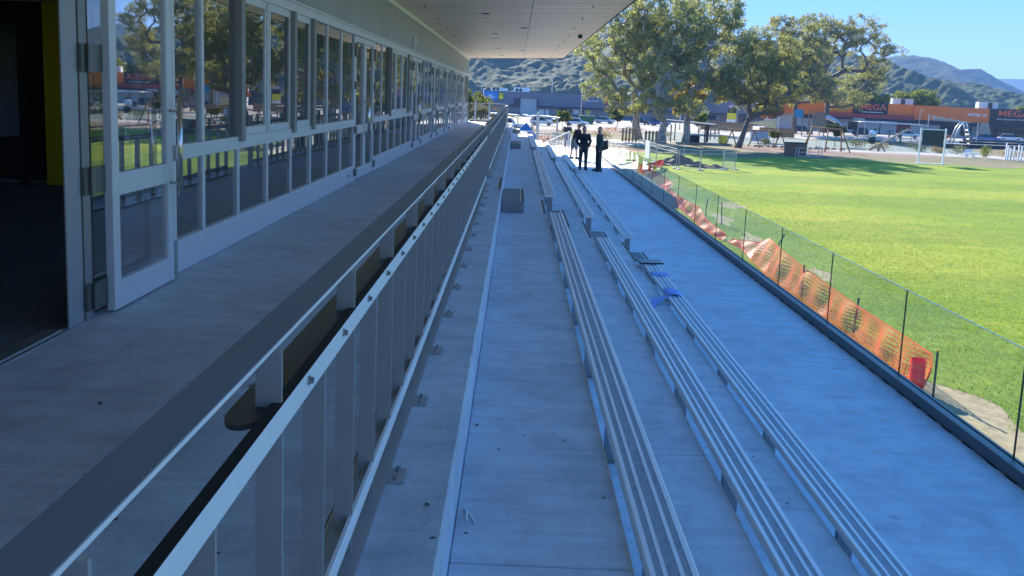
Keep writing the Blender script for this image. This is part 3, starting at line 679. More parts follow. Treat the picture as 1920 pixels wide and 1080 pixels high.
# ------------------------------------------------------------------ hills
def vnoise(x, y, seed):
    """smooth value noise on numpy arrays, 0..1"""
    r_ = np.random.default_rng(seed).random((256, 256))
    xi = np.floor(x).astype(int); yi = np.floor(y).astype(int); u = x - xi; v = y - yi
    u = u * u * (3 - 2 * u); v = v * v * (3 - 2 * v)
    g = lambda a, b: r_[a % 256, b % 256]
    return (g(xi, yi) * (1 - u) + g(xi + 1, yi) * u) * (1 - v) + (g(xi, yi + 1) * (1 - u) + g(xi + 1, yi + 1) * u) * v
def crowns(x, y, cell, seed):
    """rounded tree crowns: for each point the highest nearby dome, jittered grid"""
    r_ = np.random.default_rng(seed); jx = r_.random((256, 256)); jy = r_.random((256, 256)); hh = 0.45 + 0.55 * r_.random((256, 256))
    xi = np.floor(x / cell).astype(int); yi = np.floor(y / cell).astype(int); best = np.zeros_like(x)
    for a in (-1, 0, 1):
        for b in (-1, 0, 1):
            i = xi + a; j = yi + b; cx = (i + jx[i % 256, j % 256]) * cell; cy = (j + jy[i % 256, j % 256]) * cell; h = hh[i % 256, j % 256]
            d2 = ((x - cx) ** 2 + (y - cy) ** 2) / (cell * 0.78) ** 2
            best = np.maximum(best, h * np.sqrt(np.clip(1 - d2, 0, 1)))
    return best
def bush_mat(name, dark, light, scl):
    m, n, l, b = newmat(name)
    v = coords(n, l, (1, 1, 1), 'World'); a = noise(n, l, scl, 6, 0.7, v); c = noise(n, l, 0.012, 4, 0.6, v)
    r = ramp(n, [(0.3, dark), (0.7, light)]); l.new(a.outputs['Fac'], r.inputs['Fac'])
    r2 = ramp(n, [(0.35, (0.8, 0.85, 0.85)), (0.65, (1.25, 1.15, 0.9))]); l.new(c.outputs['Fac'], r2.inputs['Fac'])
    l.new(mixc(n, l, 1.0, r.outputs['Color'], r2.outputs['Color'], 'MULTIPLY'), b.inputs['Base Color'])
    b.inputs['Roughness'].default_value = 0.9; b.inputs['Specular IOR Level'].default_value = 0.15
    return m
def hill(name, xs, ys, ridge, yfoot, yridge, spur, cell, ch, mat, seed):
    X, Y = np.meshgrid(xs, ys, indexing='xy')
    t = np.clip((Y - yfoot) / (yridge - yfoot), 0, 1.35)
    up = np.where(t <= 1, t ** 0.85, 1 - 0.5 * (t - 1))
    wx = X + 60 * (vnoise(X / 90, Y / 110, seed) - 0.5) + 0.22 * (Y - yfoot)
    sp = 1 - np.abs(2 * vnoise(wx / spur, Y / 420, seed + 1) - 1)                 # spurs and gullies running down the slope
    sp2 = 1 - np.abs(2 * vnoise(wx / (spur * 0.42) + 9, Y / 150, seed + 2) - 1)
    env = np.clip(t * (1.03 - t) * 4.5, 0, 1)
    RG = np.interp(X, ridge[0], ridge[1]); H = RG * (up + env * (0.50 * (sp - 0.6) + 0.12 * (sp2 - 0.5)))
    H = H * np.clip((Y - yfoot) / 25, 0, 1) + 2.0 * (vnoise(X / 14, Y / 14, seed + 3) - 0.5) * env
    fade = np.clip((Y - yfoot) / 30, 0, 1); wob = vnoise(X / 6.3, Y / 6.3, seed + 8)
    Xw = X + 3 * (vnoise(X / 9, Y / 9, seed + 6) - 0.5); Yw = Y + 3 * (vnoise(X / 9 + 40, Y / 9, seed + 7) - 0.5)
    patch = 0.35 + 0.9 * vnoise(X / 28, Y / 28, seed + 9)                      # stands of taller and lower bush
    H = np.maximum(H, -2) + fade * patch * ch * (0.75 * crowns(Xw, Yw, cell * 1.25, seed + 4) + 0.5 * crowns(Xw + 31, Yw + 17, cell * 0.62, seed + 5) + 0.35 * wob)
    H[0, :] = -3
    ny, nx = X.shape; idx = np.arange(nx * ny).reshape(ny, nx)
    qd = np.stack([idx[:-1, :-1], idx[:-1, 1:], idx[1:, 1:], idx[1:, :-1]], -1).reshape(-1, 4)
    me = np_mesh(name, np.stack([X, Y, H], -1).reshape(-1, 3), qd, mat)
    o = link(name, me); o['kind'] = 'structure'; return o
M_bush = bush_mat('hill_native_bush', (0.030, 0.048, 0.020), (0.060, 0.082, 0.034), 0.16)
M_scrub = bush_mat('hill_scrub', (0.025, 0.042, 0.014), (0.075, 0.09, 0.032), 0.09)
# ridge height along x, from the skyline
rx = [-220, -72, 0, 80, 187, 238, 302, 338, 374, 432]; rh = [76, 74, 71, 67, 62, 56, 47, 38, 27, 12]
hill('hill_bush', np.arange(-190, 400, 1.15), np.concatenate([np.arange(465, 735, 1.4), np.arange(735, 800, 4)]), (rx, rh), 470, 715, 85, 4.8, 4.6, M_bush, 11)
rx2 = [300, 420, 500, 610, 690, 735, 770, 845, 900, 960, 1010, 1100, 1250]; rh2 = [40, 70, 80, 96, 118, 112, 92, 100, 66, 38, 26, 15, 6]
hill('hill_scrub', np.arange(300, 1250, 2.6), np.concatenate([np.arange(1110, 1440, 3.0), np.arange(1440, 1600, 12)]), (rx2, [h * 0.86 for h in rh2]), 1120, 1420, 150, 7.0, 2.2, M_scrub, 23)
hill('hill_far', np.arange(1200, 2500, 9.0), np.arange(2100, 2900, 12.0), ([1200, 1450, 1700, 2000, 2500], [4, 75, 120, 140, 150]), 2110, 2800, 300, 20.0, 5.0, M_scrub, 37)

# ------------------------------------------------------------------ trees
M_eu = leafmat('eucalypt_leaf', (0.16, 0.19, 0.10), (0.47, 0.48, 0.27), 0.5)
M_eud = leafmat('eucalypt_leaf_dark', (0.125, 0.15, 0.072), (0.40, 0.39, 0.19), 0.5)
M_lime = leafmat('lime_leaf', (0.12, 0.16, 0.02), (0.22, 0.24, 0.03), 0.45)
M_yel = leafmat('autumn_yellow_leaf', (0.30, 0.20, 0.02), (0.45, 0.32, 0.03), 0.45)
M_ora = leafmat('autumn_red_leaf', (0.26, 0.09, 0.03), (0.38, 0.15, 0.05), 0.4)
M_shr = leafmat('shrub_leaf', (0.05, 0.075, 0.02), (0.12, 0.14, 0.04), 0.3)
M_flax = leafmat('flax_leaf', (0.06, 0.075, 0.035), (0.19, 0.20, 0.11), 0.25)
M_dry = leafmat('dry_grass_leaf', (0.22, 0.16, 0.07), (0.32, 0.25, 0.12), 0.3)
def barkmat(name, a, b_, c):
    m, n, l, b = newmat(name); v = coords(n, l, (3, 3, 0.7), 'World'); t = noise(n, l, 1.6, 6, 0.7, v, 0.6)
    r = ramp(n, [(0.36, a), (0.5, b_), (0.62, c)]); l.new(t.outputs['Fac'], r.inputs['Fac']); l.new(r.outputs['Color'], b.inputs['Base Color'])
    b.inputs['Roughness'].default_value = 0.85; return m
M_bark1 = barkmat('gum_bark_pale', (0.13, 0.10, 0.08), (0.34, 0.30, 0.26), (0.46, 0.43, 0.39))
M_bark2 = barkmat('gum_bark_brown', (0.055, 0.042, 0.035), (0.12, 0.095, 0.08), (0.20, 0.17, 0.15))
def leaves(centres, radii, per, size, seed, droop=0.7, flat=1.0):
    r_ = np.random.default_rng(seed); n = len(centres) * per
    c = np.repeat(np.asarray(centres, float), per, 0); R_ = np.repeat(np.asarray(radii, float), per, 0)
    d = r_.normal(size=(n, 3)); d /= np.linalg.norm(d, axis=1)[:, None]
    rr = r_.random(n) ** 0.42
    p = c + d * R_ * rr[:, None]
    ax = r_.normal(size=(n, 3)); ax[:, 2] -= droop * 1.6; ax /= np.linalg.norm(ax, axis=1)[:, None]
    sd = np.cross(ax, r_.normal(size=(n, 3))); sd /= np.linalg.norm(sd, axis=1)[:, None] + 1e-9
    L = size[0] * (0.6 + 0.8 * r_.random(n))[:, None]; Wd = size[1] * (0.6 + 0.8 * r_.random(n))[:, None]
    v = np.stack([p - ax * L / 2, p + sd * Wd / 2, p + ax * L / 2, p - sd * Wd / 2], 1).reshape(-1, 3)
    return v, np.arange(n * 4).reshape(-1, 4)
def tree(name, label, base, fork, env, n_cl, per, clr, leaf, lmat, bmat, rt=0.025, seed=1, group=None, base_r=None, sep=1.0, sub=4, lowlean=0.6):
    """trunk and limbs grown towards foliage clumps that fill the crown's lobes"""
    r_ = np.random.default_rng(seed); B = np.array(base, float)
    wts = np.array([e[3] * e[4] * e[5] for e in env]) ** 0.75; wts /= wts.sum(); cl = []
    tries = 0
    while len(cl) < n_cl and tries < n_cl * 60:
        tries += 1; e = env[r_.choice(len(env), p=wts)]
        d = r_.normal(size=3); d /= np.linalg.norm(d); q = np.array(e[:3]) + d * np.array(e[3:6]) * r_.random() ** 0.30
        if q[2] < 1.6: continue
        if all(np.linalg.norm(q - o) > clr * sep for o in cl): cl.append(q)
    F = np.array(fork, float); nodes = [B - [0, 0, 0.2]]; par = [-1]
    for k in range(1, 6):
        t = k / 5; q = B + (F - B) * t; q[:2] += r_.normal(size=2) * 0.10 * (k < 5); nodes.append(q); par.append(len(nodes) - 2)
    order = sorted(range(len(cl)), key=lambda i: np.linalg.norm(cl[i] - F)); tips = []
    for i in order:
        q = cl[i]; P = np.array(nodes); dv = q - P; dist = np.linalg.norm(dv, axis=1)
        cost = dist + np.where(P[:, 2] > q[2] + 0.3, 3.0, 0) + np.where(np.arange(len(P)) < 4, 6.0, 0) + 0.35 * np.maximum(0, 1.2 - dv[:, 2] / (dist + 1e-6) * 1.6) * dist * 0.5
        j = int(np.argmin(cost)); a = P[j]; L = np.linalg.norm(q - a); ns_ = max(2, min(6, int(L / 0.9)))
        prev = j
        sag = r_.normal(size=3) * 0.10 * L; sag[2] = abs(sag[2]) * 0.3 - 0.04 * L * lowlean
        for s in range(1, ns_ + 1):
            t = s / ns_; w = math.sin(math.pi * t); p = a + (q - a) * t + sag * w + r_.normal(size=3) * 0.05 * L / ns_
            nodes.append(p); par.append(prev); prev = len(nodes) - 1
        tips.append(prev)
    cnt = np.zeros(len(nodes))
    for t in tips: cnt[t] += 1
    for i in range(len(nodes) - 1, 0, -1): cnt[par[i]] += cnt[i]
    rad_ = rt * np.maximum(cnt, 0.6) ** 0.52
    if base_r:
        for k in range(0, 6): rad_[k] = base_r * (1.0 - 0.42 * k / 5) * (1.22 if k == 0 else 1)
    T = thing(name, label, 'tree', tuple(B), 0, group)
    mb = MB(); N = [Vector(q - B) for q in nodes]
    mb.tube(N[:6], [float(x) for x in rad_[:6]], 10)
    kids = {}
    for i in range(6, len(nodes)): kids.setdefault(par[i], []).append(i)
    for i in range(6, len(nodes)):
        p = par[i]
        # start a run only at a fork, follow it to its end
        if p >= 6 and kids[p][0] == i: continue
        run = [p, i]
        while run[-1] in kids: run.append(kids[run[-1]][0])
        r0 = min(float(rad_[p]), float(rad_[i]) * 1.35)
        mb.tube([N[k] for k in run], [r0] + [float(rad_[k]) for k in run[1:]], 7 if r0 > 0.08 else 5)
    mb.build('trunk', bmat, T, True)
    cs, rs = [], []
    for q in cl:
        for s in range(sub):
            off = r_.normal(size=3) * np.array([0.55, 0.55, 0.38]) * clr; cs.append(q - B + off)
            k = clr * (0.45 + 0.45 * r_.random()); rs.append([k, k, k * 0.72])
    v, f = leaves(cs, rs, per, leaf, seed + 5)
    link('crown', np_mesh('crown', v, f, lmat), T)
    return T
GT = 'tall gum trees beside the playground'
tree('gum_tree', 'white-trunked gum tree, leftmost of the large trees, crown reaching the canopy edge', (16.6, 104, 0), (15.8, 104, 5.2),
     [(11.8, 103, 11.5, 4.2, 4.5, 4.2), (14.5, 103, 15.8, 5.0, 5, 4.0), (10.8, 102, 7.3, 2.9, 3.2, 1.9), (14.6, 101, 5.0, 2.6, 2.6, 2.4), (16.5, 103, 11, 3.5, 4, 4.5)],
     152, 62, 0.95, (0.30, 0.11), M_eu, M_bark1, 0.045, 41, GT, 0.62, 0.9)
tree('gum_tree', 'pale gum tree with low forked trunk, second from the left', (18.6, 98.3, 0), (18.9, 98.3, 2.9),
     [(18.2, 98.5, 16.6, 4.8, 5, 4.2), (18.4, 97.5, 9.2, 3.6, 4, 3.8), (20.8, 98, 12.5, 3.0, 4, 3.2), (17.5, 97, 5.6, 2.6, 2.6, 1.6)],
     133, 62, 0.95, (0.30, 0.11), M_eu, M_bark1, 0.045, 52, GT, 0.66, 0.9)
tree('gum_tree', 'gum tree with one straight white trunk beside the shelter', (21.7, 98.0, 0), (22.0, 98, 7.0),
     [(23.6, 99, 16.6, 4.6, 4.6, 3.6), (27.4, 99, 13.6, 3.2, 3.4, 2.2), (21.6, 97, 5.0, 1.9, 1.9, 1.6), (25.4, 97.5, 8.4, 2.4, 2.4, 1.6), (22.5, 98, 11.5, 2.4, 3, 2.6)],
     118, 62, 0.92, (0.30, 0.11), M_eu, M_bark1, 0.045, 63, GT, 0.50, 0.9)
tree('gum_tree', 'dark leaning gum tree in front of the swing beam', (27.4, 94.5, 0), (28.4, 94.5, 3.4),
     [(27.6, 94.5, 8.4, 3.6, 3.6, 3.2), (30.6, 95, 11.4, 3.6, 3.6, 2.6), (32.0, 94.5, 8.0, 2.6, 3, 2.8), (25.6, 94.5, 6.6, 1.9, 2.2, 1.7), (30.2, 94, 5.4, 2.2, 2.2, 1.2)],
     137, 62, 0.85, (0.25, 0.10), M_eud, M_bark2, 0.036, 74, GT, 0.42, 0.9)
tree('gum_tree', 'broad umbrella-crowned gum tree with bare upper limbs, rightmost of the large trees', (66, 165, 0), (66.4, 165, 6.5),
     [(63.0, 165, 22.6, 4.8, 4.5, 2.0), (71.6, 165, 22.6, 4.8, 4.5, 2.0), (78.4, 165, 17.8, 3.2, 3.0, 1.3), (60.0, 166, 17.0, 4.2, 4.5, 2.8), (73.0, 165, 14.4, 4.8, 4.5, 2.6), (77.4, 165, 12.6, 3.0, 3, 1.5), (61.5, 164, 10.8, 4.6, 4.5, 3.2), (69.5, 163, 7.4, 4.4, 4, 2.0), (67.5, 165, 19.0, 6.0, 5, 2.6), (75.5, 165, 19.6, 3.0, 3, 1.8)],
     235, 46, 1.1, (0.36, 0.14), M_eud, M_bark2, 0.055, 85, GT, 0.75, 0.78)
tree('gum_tree', 'dark gum tree behind the leaning one, its rounded top against the sky', (55, 152, 0), (55, 152, 6),
     [(49.8, 152, 20.6, 3.0, 2.8, 1.5), (54.6, 152, 20.0, 3.2, 3, 1.7), (56.5, 152, 14.5, 4.6, 4, 3.4), (52.5, 151, 9.5, 4.6, 4, 3.4), (59.5, 151, 9.0, 3.0, 3, 2.8), (48, 151, 14, 3, 3, 3)],
     145, 62, 1.2, (0.40, 0.16), M_eud, M_bark2, 0.055, 96, GT, 0.6, 0.95)
def small_tree(label, base, h, r_, lmat, seed, n=16, per=90, leaf=(0.26, 0.13), name='tree'):
    x, y = base; tree(name, label, (x, y, 0), (x, y, h * 0.45), [(x, y, h * 0.68, r_, r_, h * 0.30)], n, per, r_ * 0.42, leaf, lmat, M_bark2, 0.018, seed, None, 0.03 + 0.012 * h, 0.6)
small_tree('young lime-green tree beside the wooden boundary fence', (33.8, 141), 3.3, 1.25, M_lime, 5)
small_tree('golden autumn tree showing behind the straight white gum trunk', (30.0, 136), 9.4, 2.5, M_yel, 6, 26, 110, (0.4, 0.24))
small_tree('red-leaved autumn tree by the left end of the orange store', (60.5, 181), 6.9, 1.9, M_ora, 7, 20, 70, (0.5, 0.3))
small_tree('yellow-green tree behind the orange store, between gum tree and rooftop unit', (93, 200), 8.6, 3.4, M_lime, 8, 30, 100, (0.5, 0.32))
small_tree('tall yellow-green tree behind the orange store rooftop unit', (106, 205), 10.4, 4.8, M_lime, 9, 36, 110, (0.5, 0.32))
small_tree('yellow-green tree behind the black sign at right', (129, 190), 8.8, 3.6, M_lime, 10, 30, 100, (0.5, 0.32))
small_tree('dark conifer behind the umbrella gum tree', (91, 205), 15.0, 4.4, M_eud, 12, 34, 130, (0.5, 0.2))
small_tree('round yellow-green tree just past the far end of the pavilion', (-5.2, 84), 5.6, 1.7, M_lime, 13, 26, 100, (0.22, 0.14))
small_tree('pointed lime shrub-tree beyond the plaza railing', (7.3, 122), 3.2, 1.1, M_lime, 14, 22, 90, (0.2, 0.12))
small_tree('small green street tree in front of the grey store, left of the gums', (17.2, 132), 4.2, 1.5, M_shr, 15, 22, 90)
small_tree('small green tree in the play area beside the swing frame', (44.6, 107), 3.0, 1.1, M_shr, 16, 18, 90)
small_tree('small green sapling under the swing beam', (32.8, 97.5), 1.9, 0.75, M_lime, 17, 12, 70, (0.18, 0.1))
def shrub(label, loc, r_, h, lmat, seed, n=420, leaf=(0.30, 0.06), name='shrub', cat='shrub'):
    rr = np.random.default_rng(seed)
    cs = [[rr.normal() * r_ * 0.35, rr.normal() * r_ * 0.35, h * (0.35 + 0.25 * rr.random())] for _ in range(6)]
    v, f = leaves(cs, [[r_ * 0.6, r_ * 0.6, h * 0.42]] * 6, n // 6, leaf, seed, droop=-0.6)
    v[:, 2] = np.maximum(v[:, 2], 0.0)
    T = thing(name, label, cat, (*loc, 0))
    MB().tube([(0, 0, -0.05), (0.02, 0, h * 0.5)], [0.04, 0.02], 6).build('stem', M_bark2, T)
    link('foliage', np_mesh('foliage', v, f, lmat), T)
    return T
for i, (lb, x, y, r_, h, mt) in enumerate([
    ('grey-green flax clump under the swing beam', 33.2, 102.0, 1.1, 1.3, M_flax), ('flax clump directly behind the scoreboard left post', 54.2, 102.4, 1.0, 1.1, M_flax),
    ('dark flax clump right of the scoreboard', 57.2, 99.2, 1.4, 1.3, M_flax), ('tussock between the two flax clumps behind the scoreboard', 55.8, 101.2, 1.0, 0.8, M_dry),
    ('broad dark bush beside the swing frame', 47.4, 106.6, 1.9, 1.3, M_shr), ('low brown bush right of the dark bush by the swing frame', 50.0, 105.4, 1.4, 0.8, M_dry),
    ('round bush in the bark garden behind the standing men', 12.0, 104, 1.3, 1.2, M_dry), ('green bush between the two pale gum trunks', 20.6, 108, 1.6, 1.3, M_shr),
    ('orange-flowered hedge at the car park edge', 15.0, 126, 2.8, 0.9, M_ora), ('grassy tussock hedge right of the orange flowers', 20.5, 127, 2.4, 1.1, M_dry),
    ('orange garden shrub beyond the plaza railing, left', 3.2, 86, 1.8, 1.3, M_ora), ('green garden shrub beyond the plaza railing', 4.6, 90, 1.6, 1.5, M_shr),
    ('yellow-green garden shrub beyond the plaza railing, right', 6.4, 92, 1.7, 1.7, M_lime), ('olive garden shrub at the foot of the sail posts', 1.4, 95, 1.6, 2.0, M_shr),
    ('dark clipped hedge beside the stone column of the orange store', 112.5, 163.5, 2.2, 1.7, M_shr), ('dark clipped hedge right of the stone column, second', 116.5, 162, 2.0, 1.6, M_shr),
    ('tussock by the white gate posts', 60.6, 93.6, 1.2, 1.1, M_dry), ('tussock at the right edge behind the gate posts', 66.0, 95, 1.6, 1.2, M_dry), ('yellowish shrub left of the white gate posts', 57.4, 93.8, 0.8, 1.6, M_lime)]):
    shrub(lb, (x, y), r_, h, mt, 300 + i)

# ------------------------------------------------------------------ grass blades on the nearer turf
rg = np.random.default_rng(99); n_ = 52000
gy = 6 + 44 * rg.random(n_) ** 1.3; gx = 7.6 + (4 + 16 * rg.random(n_)) * rg.random(n_) ** 1.2
ex = 7.7 + 0.3 * np.sin(gy * 0.9) + 0.2 * np.sin(gy * 2.3 + 1) + 1.75 / (1 + np.exp((gy - 14.6) * 1.6)) - 0.25 * rg.random(n_)
keep = (gx > ex) & ~((gy > 36) & (gx < 10)); gx = gx[keep]; gy = gy[keep]; n_ = len(gx)
hh = 0.03 + 0.05 * rg.random(n_) + 0.05 * (rg.random(n_) < 0.05); an_ = rg.random(n_) * 6.28; wd = 0.006 + 0.008 * rg.random(n_); ln = rg.normal(size=(n_, 2)) * 0.03
b0 = np.stack([gx - np.cos(an_) * wd, gy - np.sin(an_) * wd, np.zeros(n_)], 1); b1 = np.stack([gx + np.cos(an_) * wd, gy + np.sin(an_) * wd, np.zeros(n_)], 1); b2 = np.stack([gx + ln[:, 0], gy + ln[:, 1], hh], 1)
o = link('turf_blades', np_mesh('turf_blades', np.stack([b0, b1, b2], 1).reshape(-1, 3), np.arange(n_ * 3).reshape(-1, 3), leafmat('turf_blade', (0.17, 0.25, 0.03), (0.34, 0.38, 0.07), 0.45), tri=True)); settags(o, 'uneven grass blades on the near part of the playing field', 'grass', kind='stuff')

# ------------------------------------------------------------------ haze
hz = MB(); hz.box(-1900, 2900, -650, 3600, -4.0, 190)
hm_ = bpy.data.materials.new('haze_air'); hm_.use_nodes = True; hn = hm_.node_tree
for nd in list(hn.nodes):
    if nd.type == 'BSDF_PRINCIPLED': hn.nodes.remove(nd)
pv = hn.nodes.new('ShaderNodeVolumePrincipled'); pv.inputs['Color'].default_value = (0.30, 0.54, 1.0, 1); pv.inputs['Density'].default_value = 0.00027
hn.links.new(pv.outputs[0], hn.nodes['Material Output'].inputs['Volume'])
ho = hz.build('haze', hm_); ho['kind'] = 'stuff'
# ------------------------------------------------------------------ lettering
def text_part(txt, size, mat, parent, loc, rot=(math.pi / 2, 0, 0), name='lettering', shear=0.0, depth=0.02, width=None, bold=0.0):
    cu = bpy.data.curves.new(name, 'FONT'); cu.body = txt; cu.size = size; cu.extrude = depth; cu.shear = shear; cu.align_x = 'CENTER'; cu.align_y = 'CENTER'; cu.offset = bold
    cu.resolution_u = 3
    tmp = bpy.data.objects.new('tmp', cu); COL.objects.link(tmp)
    dg = bpy.context.evaluated_depsgraph_get(); me = bpy.data.meshes.new_from_object(tmp.evaluated_get(dg))
    bpy.data.objects.remove(tmp); me.materials.clear(); me.materials.append(mat)
    o = link(name, me, parent, loc, rot)
    if width:
        xs = [v.co.x for v in me.vertices]; k = width / (max(xs) - min(xs)); o.scale = (k, 1, 1)
    return o
def boxes(parent, rows):
    for nm, mt, b in rows: MB().box(*b).build(nm, mt, parent)

# ------------------------------------------------------------------ grey store at the far side of the car park
M_gw = simple('store_wall_grey', (0.33, 0.32, 0.33), 0.8, 0, 0.05, 0.3, kind='World'); M_gf = simple('store_fascia_slate', (0.15, 0.16, 0.20), 0.6, 0.1, 0.05, 0.3, kind='World')
M_gd = simple('store_canopy_dark', (0.045, 0.045, 0.06), 0.6); M_gp = simple('store_portal', (0.44, 0.43, 0.43), 0.7, 0, 0.04)
M_gdado = simple('store_dado', (0.20, 0.20, 0.22), 0.8); M_win = simple('dark_window_glass', (0.03, 0.035, 0.04), 0.08, 0.0, 0.2)
M_signb = simple('sign_blue', (0.01, 0.19, 0.62), 0.4, 0, 0.03); M_signg = simple('sign_green', (0.06, 0.13, 0.05), 0.4, 0, 0.05); M_signy = simple('sign_yellow', (0.78, 0.66, 0.03), 0.4, 0, 0.05)
M_signr = simple('sign_red', (0.42, 0.03, 0.05), 0.4, 0, 0.05)
S1 = thing('grey_store', 'long slate-grey retail store with dark canopy line behind the car park', 'building', (0, 204, 0))
boxes(S1, [('wall', M_gw, (-22, 66, 0.6, 26, 0, 5.9)), ('dado', M_gdado, (-22, 66, 0.54, 0.6, 0, 0.9)),
    ('canopy', M_gd, (-22, 0.3, -0.9, 0.6, 2.35, 2.78)), ('canopy', M_gd, (5.5, 66, -0.9, 0.6, 2.35, 2.78)),
    ('fascia', M_gf, (-22, 0.3, -0.6, 0.6, 2.78, 6.25)), ('fascia', M_gf, (5.5, 66, -0.6, 0.6, 2.78, 6.2)), ('fascia', M_gf, (0.3, 5.5, -0.55, 0.6, 4.55, 6.22)),
    ('portal', M_gp, (0.75, 5.1, -0.3, 0.6, 0, 4.54)), ('portal_side', M_gd, (-0.9, 0.3, -1.05, -0.605, 2.9, 4.5)), ('portal_side', M_gd, (5.11, 5.49, -0.8, 0.6, 2.79, 4.5)),
    ('parapet', M_gd, (-22, 66, 0.61, 0.9, 5.91, 6.26))])
for a, b in ((5.7, 7.2), (7.6, 8.5)): MB().box(a, b, 0.5, 0.6, 0.02, 1.85).build('door', M_white, S1)
for k in range(4):
    wd_ = MB().box(13.4 + k * 1.6, 14.8 + k * 1.6, 0.48, 0.55, 0.95, 2.2).build('window', M_white, S1)
    MB().box(13.5 + k * 1.6, 14.7 + k * 1.6, 0.46, 0.479, 1.05, 2.1).build('pane', [M_win, M_white, M_win, M_signy][k], wd_)
MB().box(11.2, 13.2, 0.45, 0.55, 0.0, 2.25).build('entrance', M_win, S1)
for k in range(9): MB().box(22 + k * 4.6, 25.4 + k * 4.6, 0.5, 0.56, 0.9, 2.1).build('shopfront', M_win if k > 5 else M_gw, S1)
sgn = MB().box(-9.2, -5.35, -0.72, -0.6, 3.95, 6.0).build('sign', M_signb, S1)
cr = MB(); 
o_ = [(0.62 * math.cos(t), 0.62 * math.sin(t)) for t in np.linspace(-2.7, 0.25, 14)]; i_ = [(0.10 + 0.5 * math.cos(t), 0.17 + 0.52 * math.sin(t)) for t in np.linspace(0.1, -2.6, 14)]
cr.prism(o_ + i_, 'y', -0.02, 0.02); cr.build('crescent', M_white, sgn, loc=(-7.2, -0.745, 5.45))
for zz, ww in ((4.62, 1.25), (4.33, 0.75)): MB().box(-7.2 - ww, -7.2 + ww, -0.735, -0.722, zz - 0.08, zz + 0.08).build('text_line', M_white, sgn)
sg2 = MB().box(-5.2, -3.65, -0.72, -0.6, 3.95, 6.0).build('sign', M_signg, S1)
MB().box(-5.0, -3.85, -0.74, -0.722, 4.15, 5.2).build('panel', M_signy, sg2); MB().box(-5.0, -3.85, -0.74, -0.722, 5.4, 5.7).build('stripe', M_signy, sg2)
text_part('OPEN 7 DAYS', 0.62, M_white, S1, (19.7, -0.64, 4.55), width=3.5, bold=0.012)
sg3 = MB().box(22.8, 27.2, -0.72, -0.602, 3.75, 6.1).build('sign', M_signr, S1)
ring = MB(); th = np.linspace(0, 2 * math.pi, 29)[:-1]
for a, b in zip(range(28), [*range(1, 28), 0]):
    ring.add([(x * math.cos(th[q]), yy, x * math.sin(th[q])) for q in (a, b) for x in (0.86, 1.04) for yy in (-0.02, 0.02)],
             [(0, 2, 6, 4), (1, 5, 7, 3), (0, 4, 5, 1), (2, 3, 7, 6)])
ring.build('ring', M_white, sg3, loc=(24.9, -0.75, 4.85)); text_part('Briscoes', 0.78, M_white, sg3, (25.0, -0.75, 4.85), shear=0.25, width=2.6)
for k, (a, b) in enumerate([(-1.2, 3.2), (-7.4, -2.9), (30, 34)]):
    u_ = MB().box(a, b, 4, 7, 5.9, 7.45 - 0.4 * (k == 1)).build('rooftop_unit', M_white, S1)
    for c in (0.9, 1.9): MB().tube([(a + c, 3.99, 6.75), (a + c, 3.96, 6.75)], 0.42, 12).build('fan_grille', M_dark, u_)

# ------------------------------------------------------------------ orange hardware store
M_or = simple('cladding_orange', (0.92, 0.20, 0.012), 0.45, 0, 0.05, 0.4, kind='World'); M_or2 = simple('cladding_burnt_orange', (0.85, 0.20, 0.03), 0.5, 0, 0.05, 0.4, kind='World')
M_mar = simple('awning_maroon', (0.33, 0.06, 0.055), 0.6); M_navy = simple('canopy_navy', (0.018, 0.020, 0.035), 0.5); M_sblk = simple('sign_black', (0.012, 0.013, 0.018), 0.35)
M_cream = simple('store_wall_white', (0.62, 0.62, 0.62), 0.7, 0, 0.05); M_stone = simple('column_stone', (0.42, 0.33, 0.24), 0.9, 0, 0.2, 2.0, 0.5, 12)
M_let = simple('letter_orange_red', (0.75, 0.13, 0.06), 0.4, 0, 0.03)
S2 = thing('orange_store', 'large orange hardware store with black signs at the right of the playground', 'building', (63, 182, 0), math.atan2(-20, 62))
boxes(S2, [('wall', M_cream, (-4, 75, 0.5, 34, 0, 6.1)), ('fascia', M_or, (-1, 15.0, -0.5, 0.5, 3.6, 6.65)), ('fascia', M_or, (22.3, 27.6, -0.5, 0.5, 3.6, 6.75)),
    ('fascia', M_or2, (27.62, 34.6, -0.8, 0.5, 3.42, 6.65)), ('fascia', M_or2, (34.66, 42.5, -0.8, 0.5, 3.4, 6.55)), ('fascia', M_or, (51.6, 75, -0.8, 0.5, 3.0, 6.5)),
    ('sign', M_sblk, (15.02, 22.28, -0.62, 0.5, 4.3, 6.95)), ('sign', M_sblk, (42.52, 51.58, -1.0, 0.5, 2.85, 6.55)),
    ('awning', M_mar, (7.5, 27.6, -2.2, -0.63, 3.35, 4.28)), ('canopy', M_navy, (4, 27.6, -2.25, 0.49, 2.85, 3.34)), ('canopy', M_navy, (27.62, 75, -1.6, 0.49, 2.5, 2.98)),
    ('fascia', M_navy, (27.62, 42.5, -0.82, 0.49, 2.99, 3.38)), ('signboard', M_cream, (15, 17.5, -2.4, -2.26, 2.95, 3.2)),
    ('shutter', M_dark, (33.4, 36.2, 0.3, 0.49, 0, 2.4)), ('doorway', M_mar, (24.6, 27.4, 0.35, 0.49, 0, 2.8)),
    ('shopfront', M_win, (37.5, 39.6, 0.35, 0.49, 0.3, 2.4)), ('shopfront', M_win, (43, 51, 0.35, 0.49, 0.3, 2.4)), ('shopfront', M_win, (53, 62, 0.35, 0.49, 0.3, 2.4))])
for a in (9.8, 14.4): MB().box(a, a + 2.0, 0.42, 0.49, 0.55, 2.45).build('window', M_win, S2)
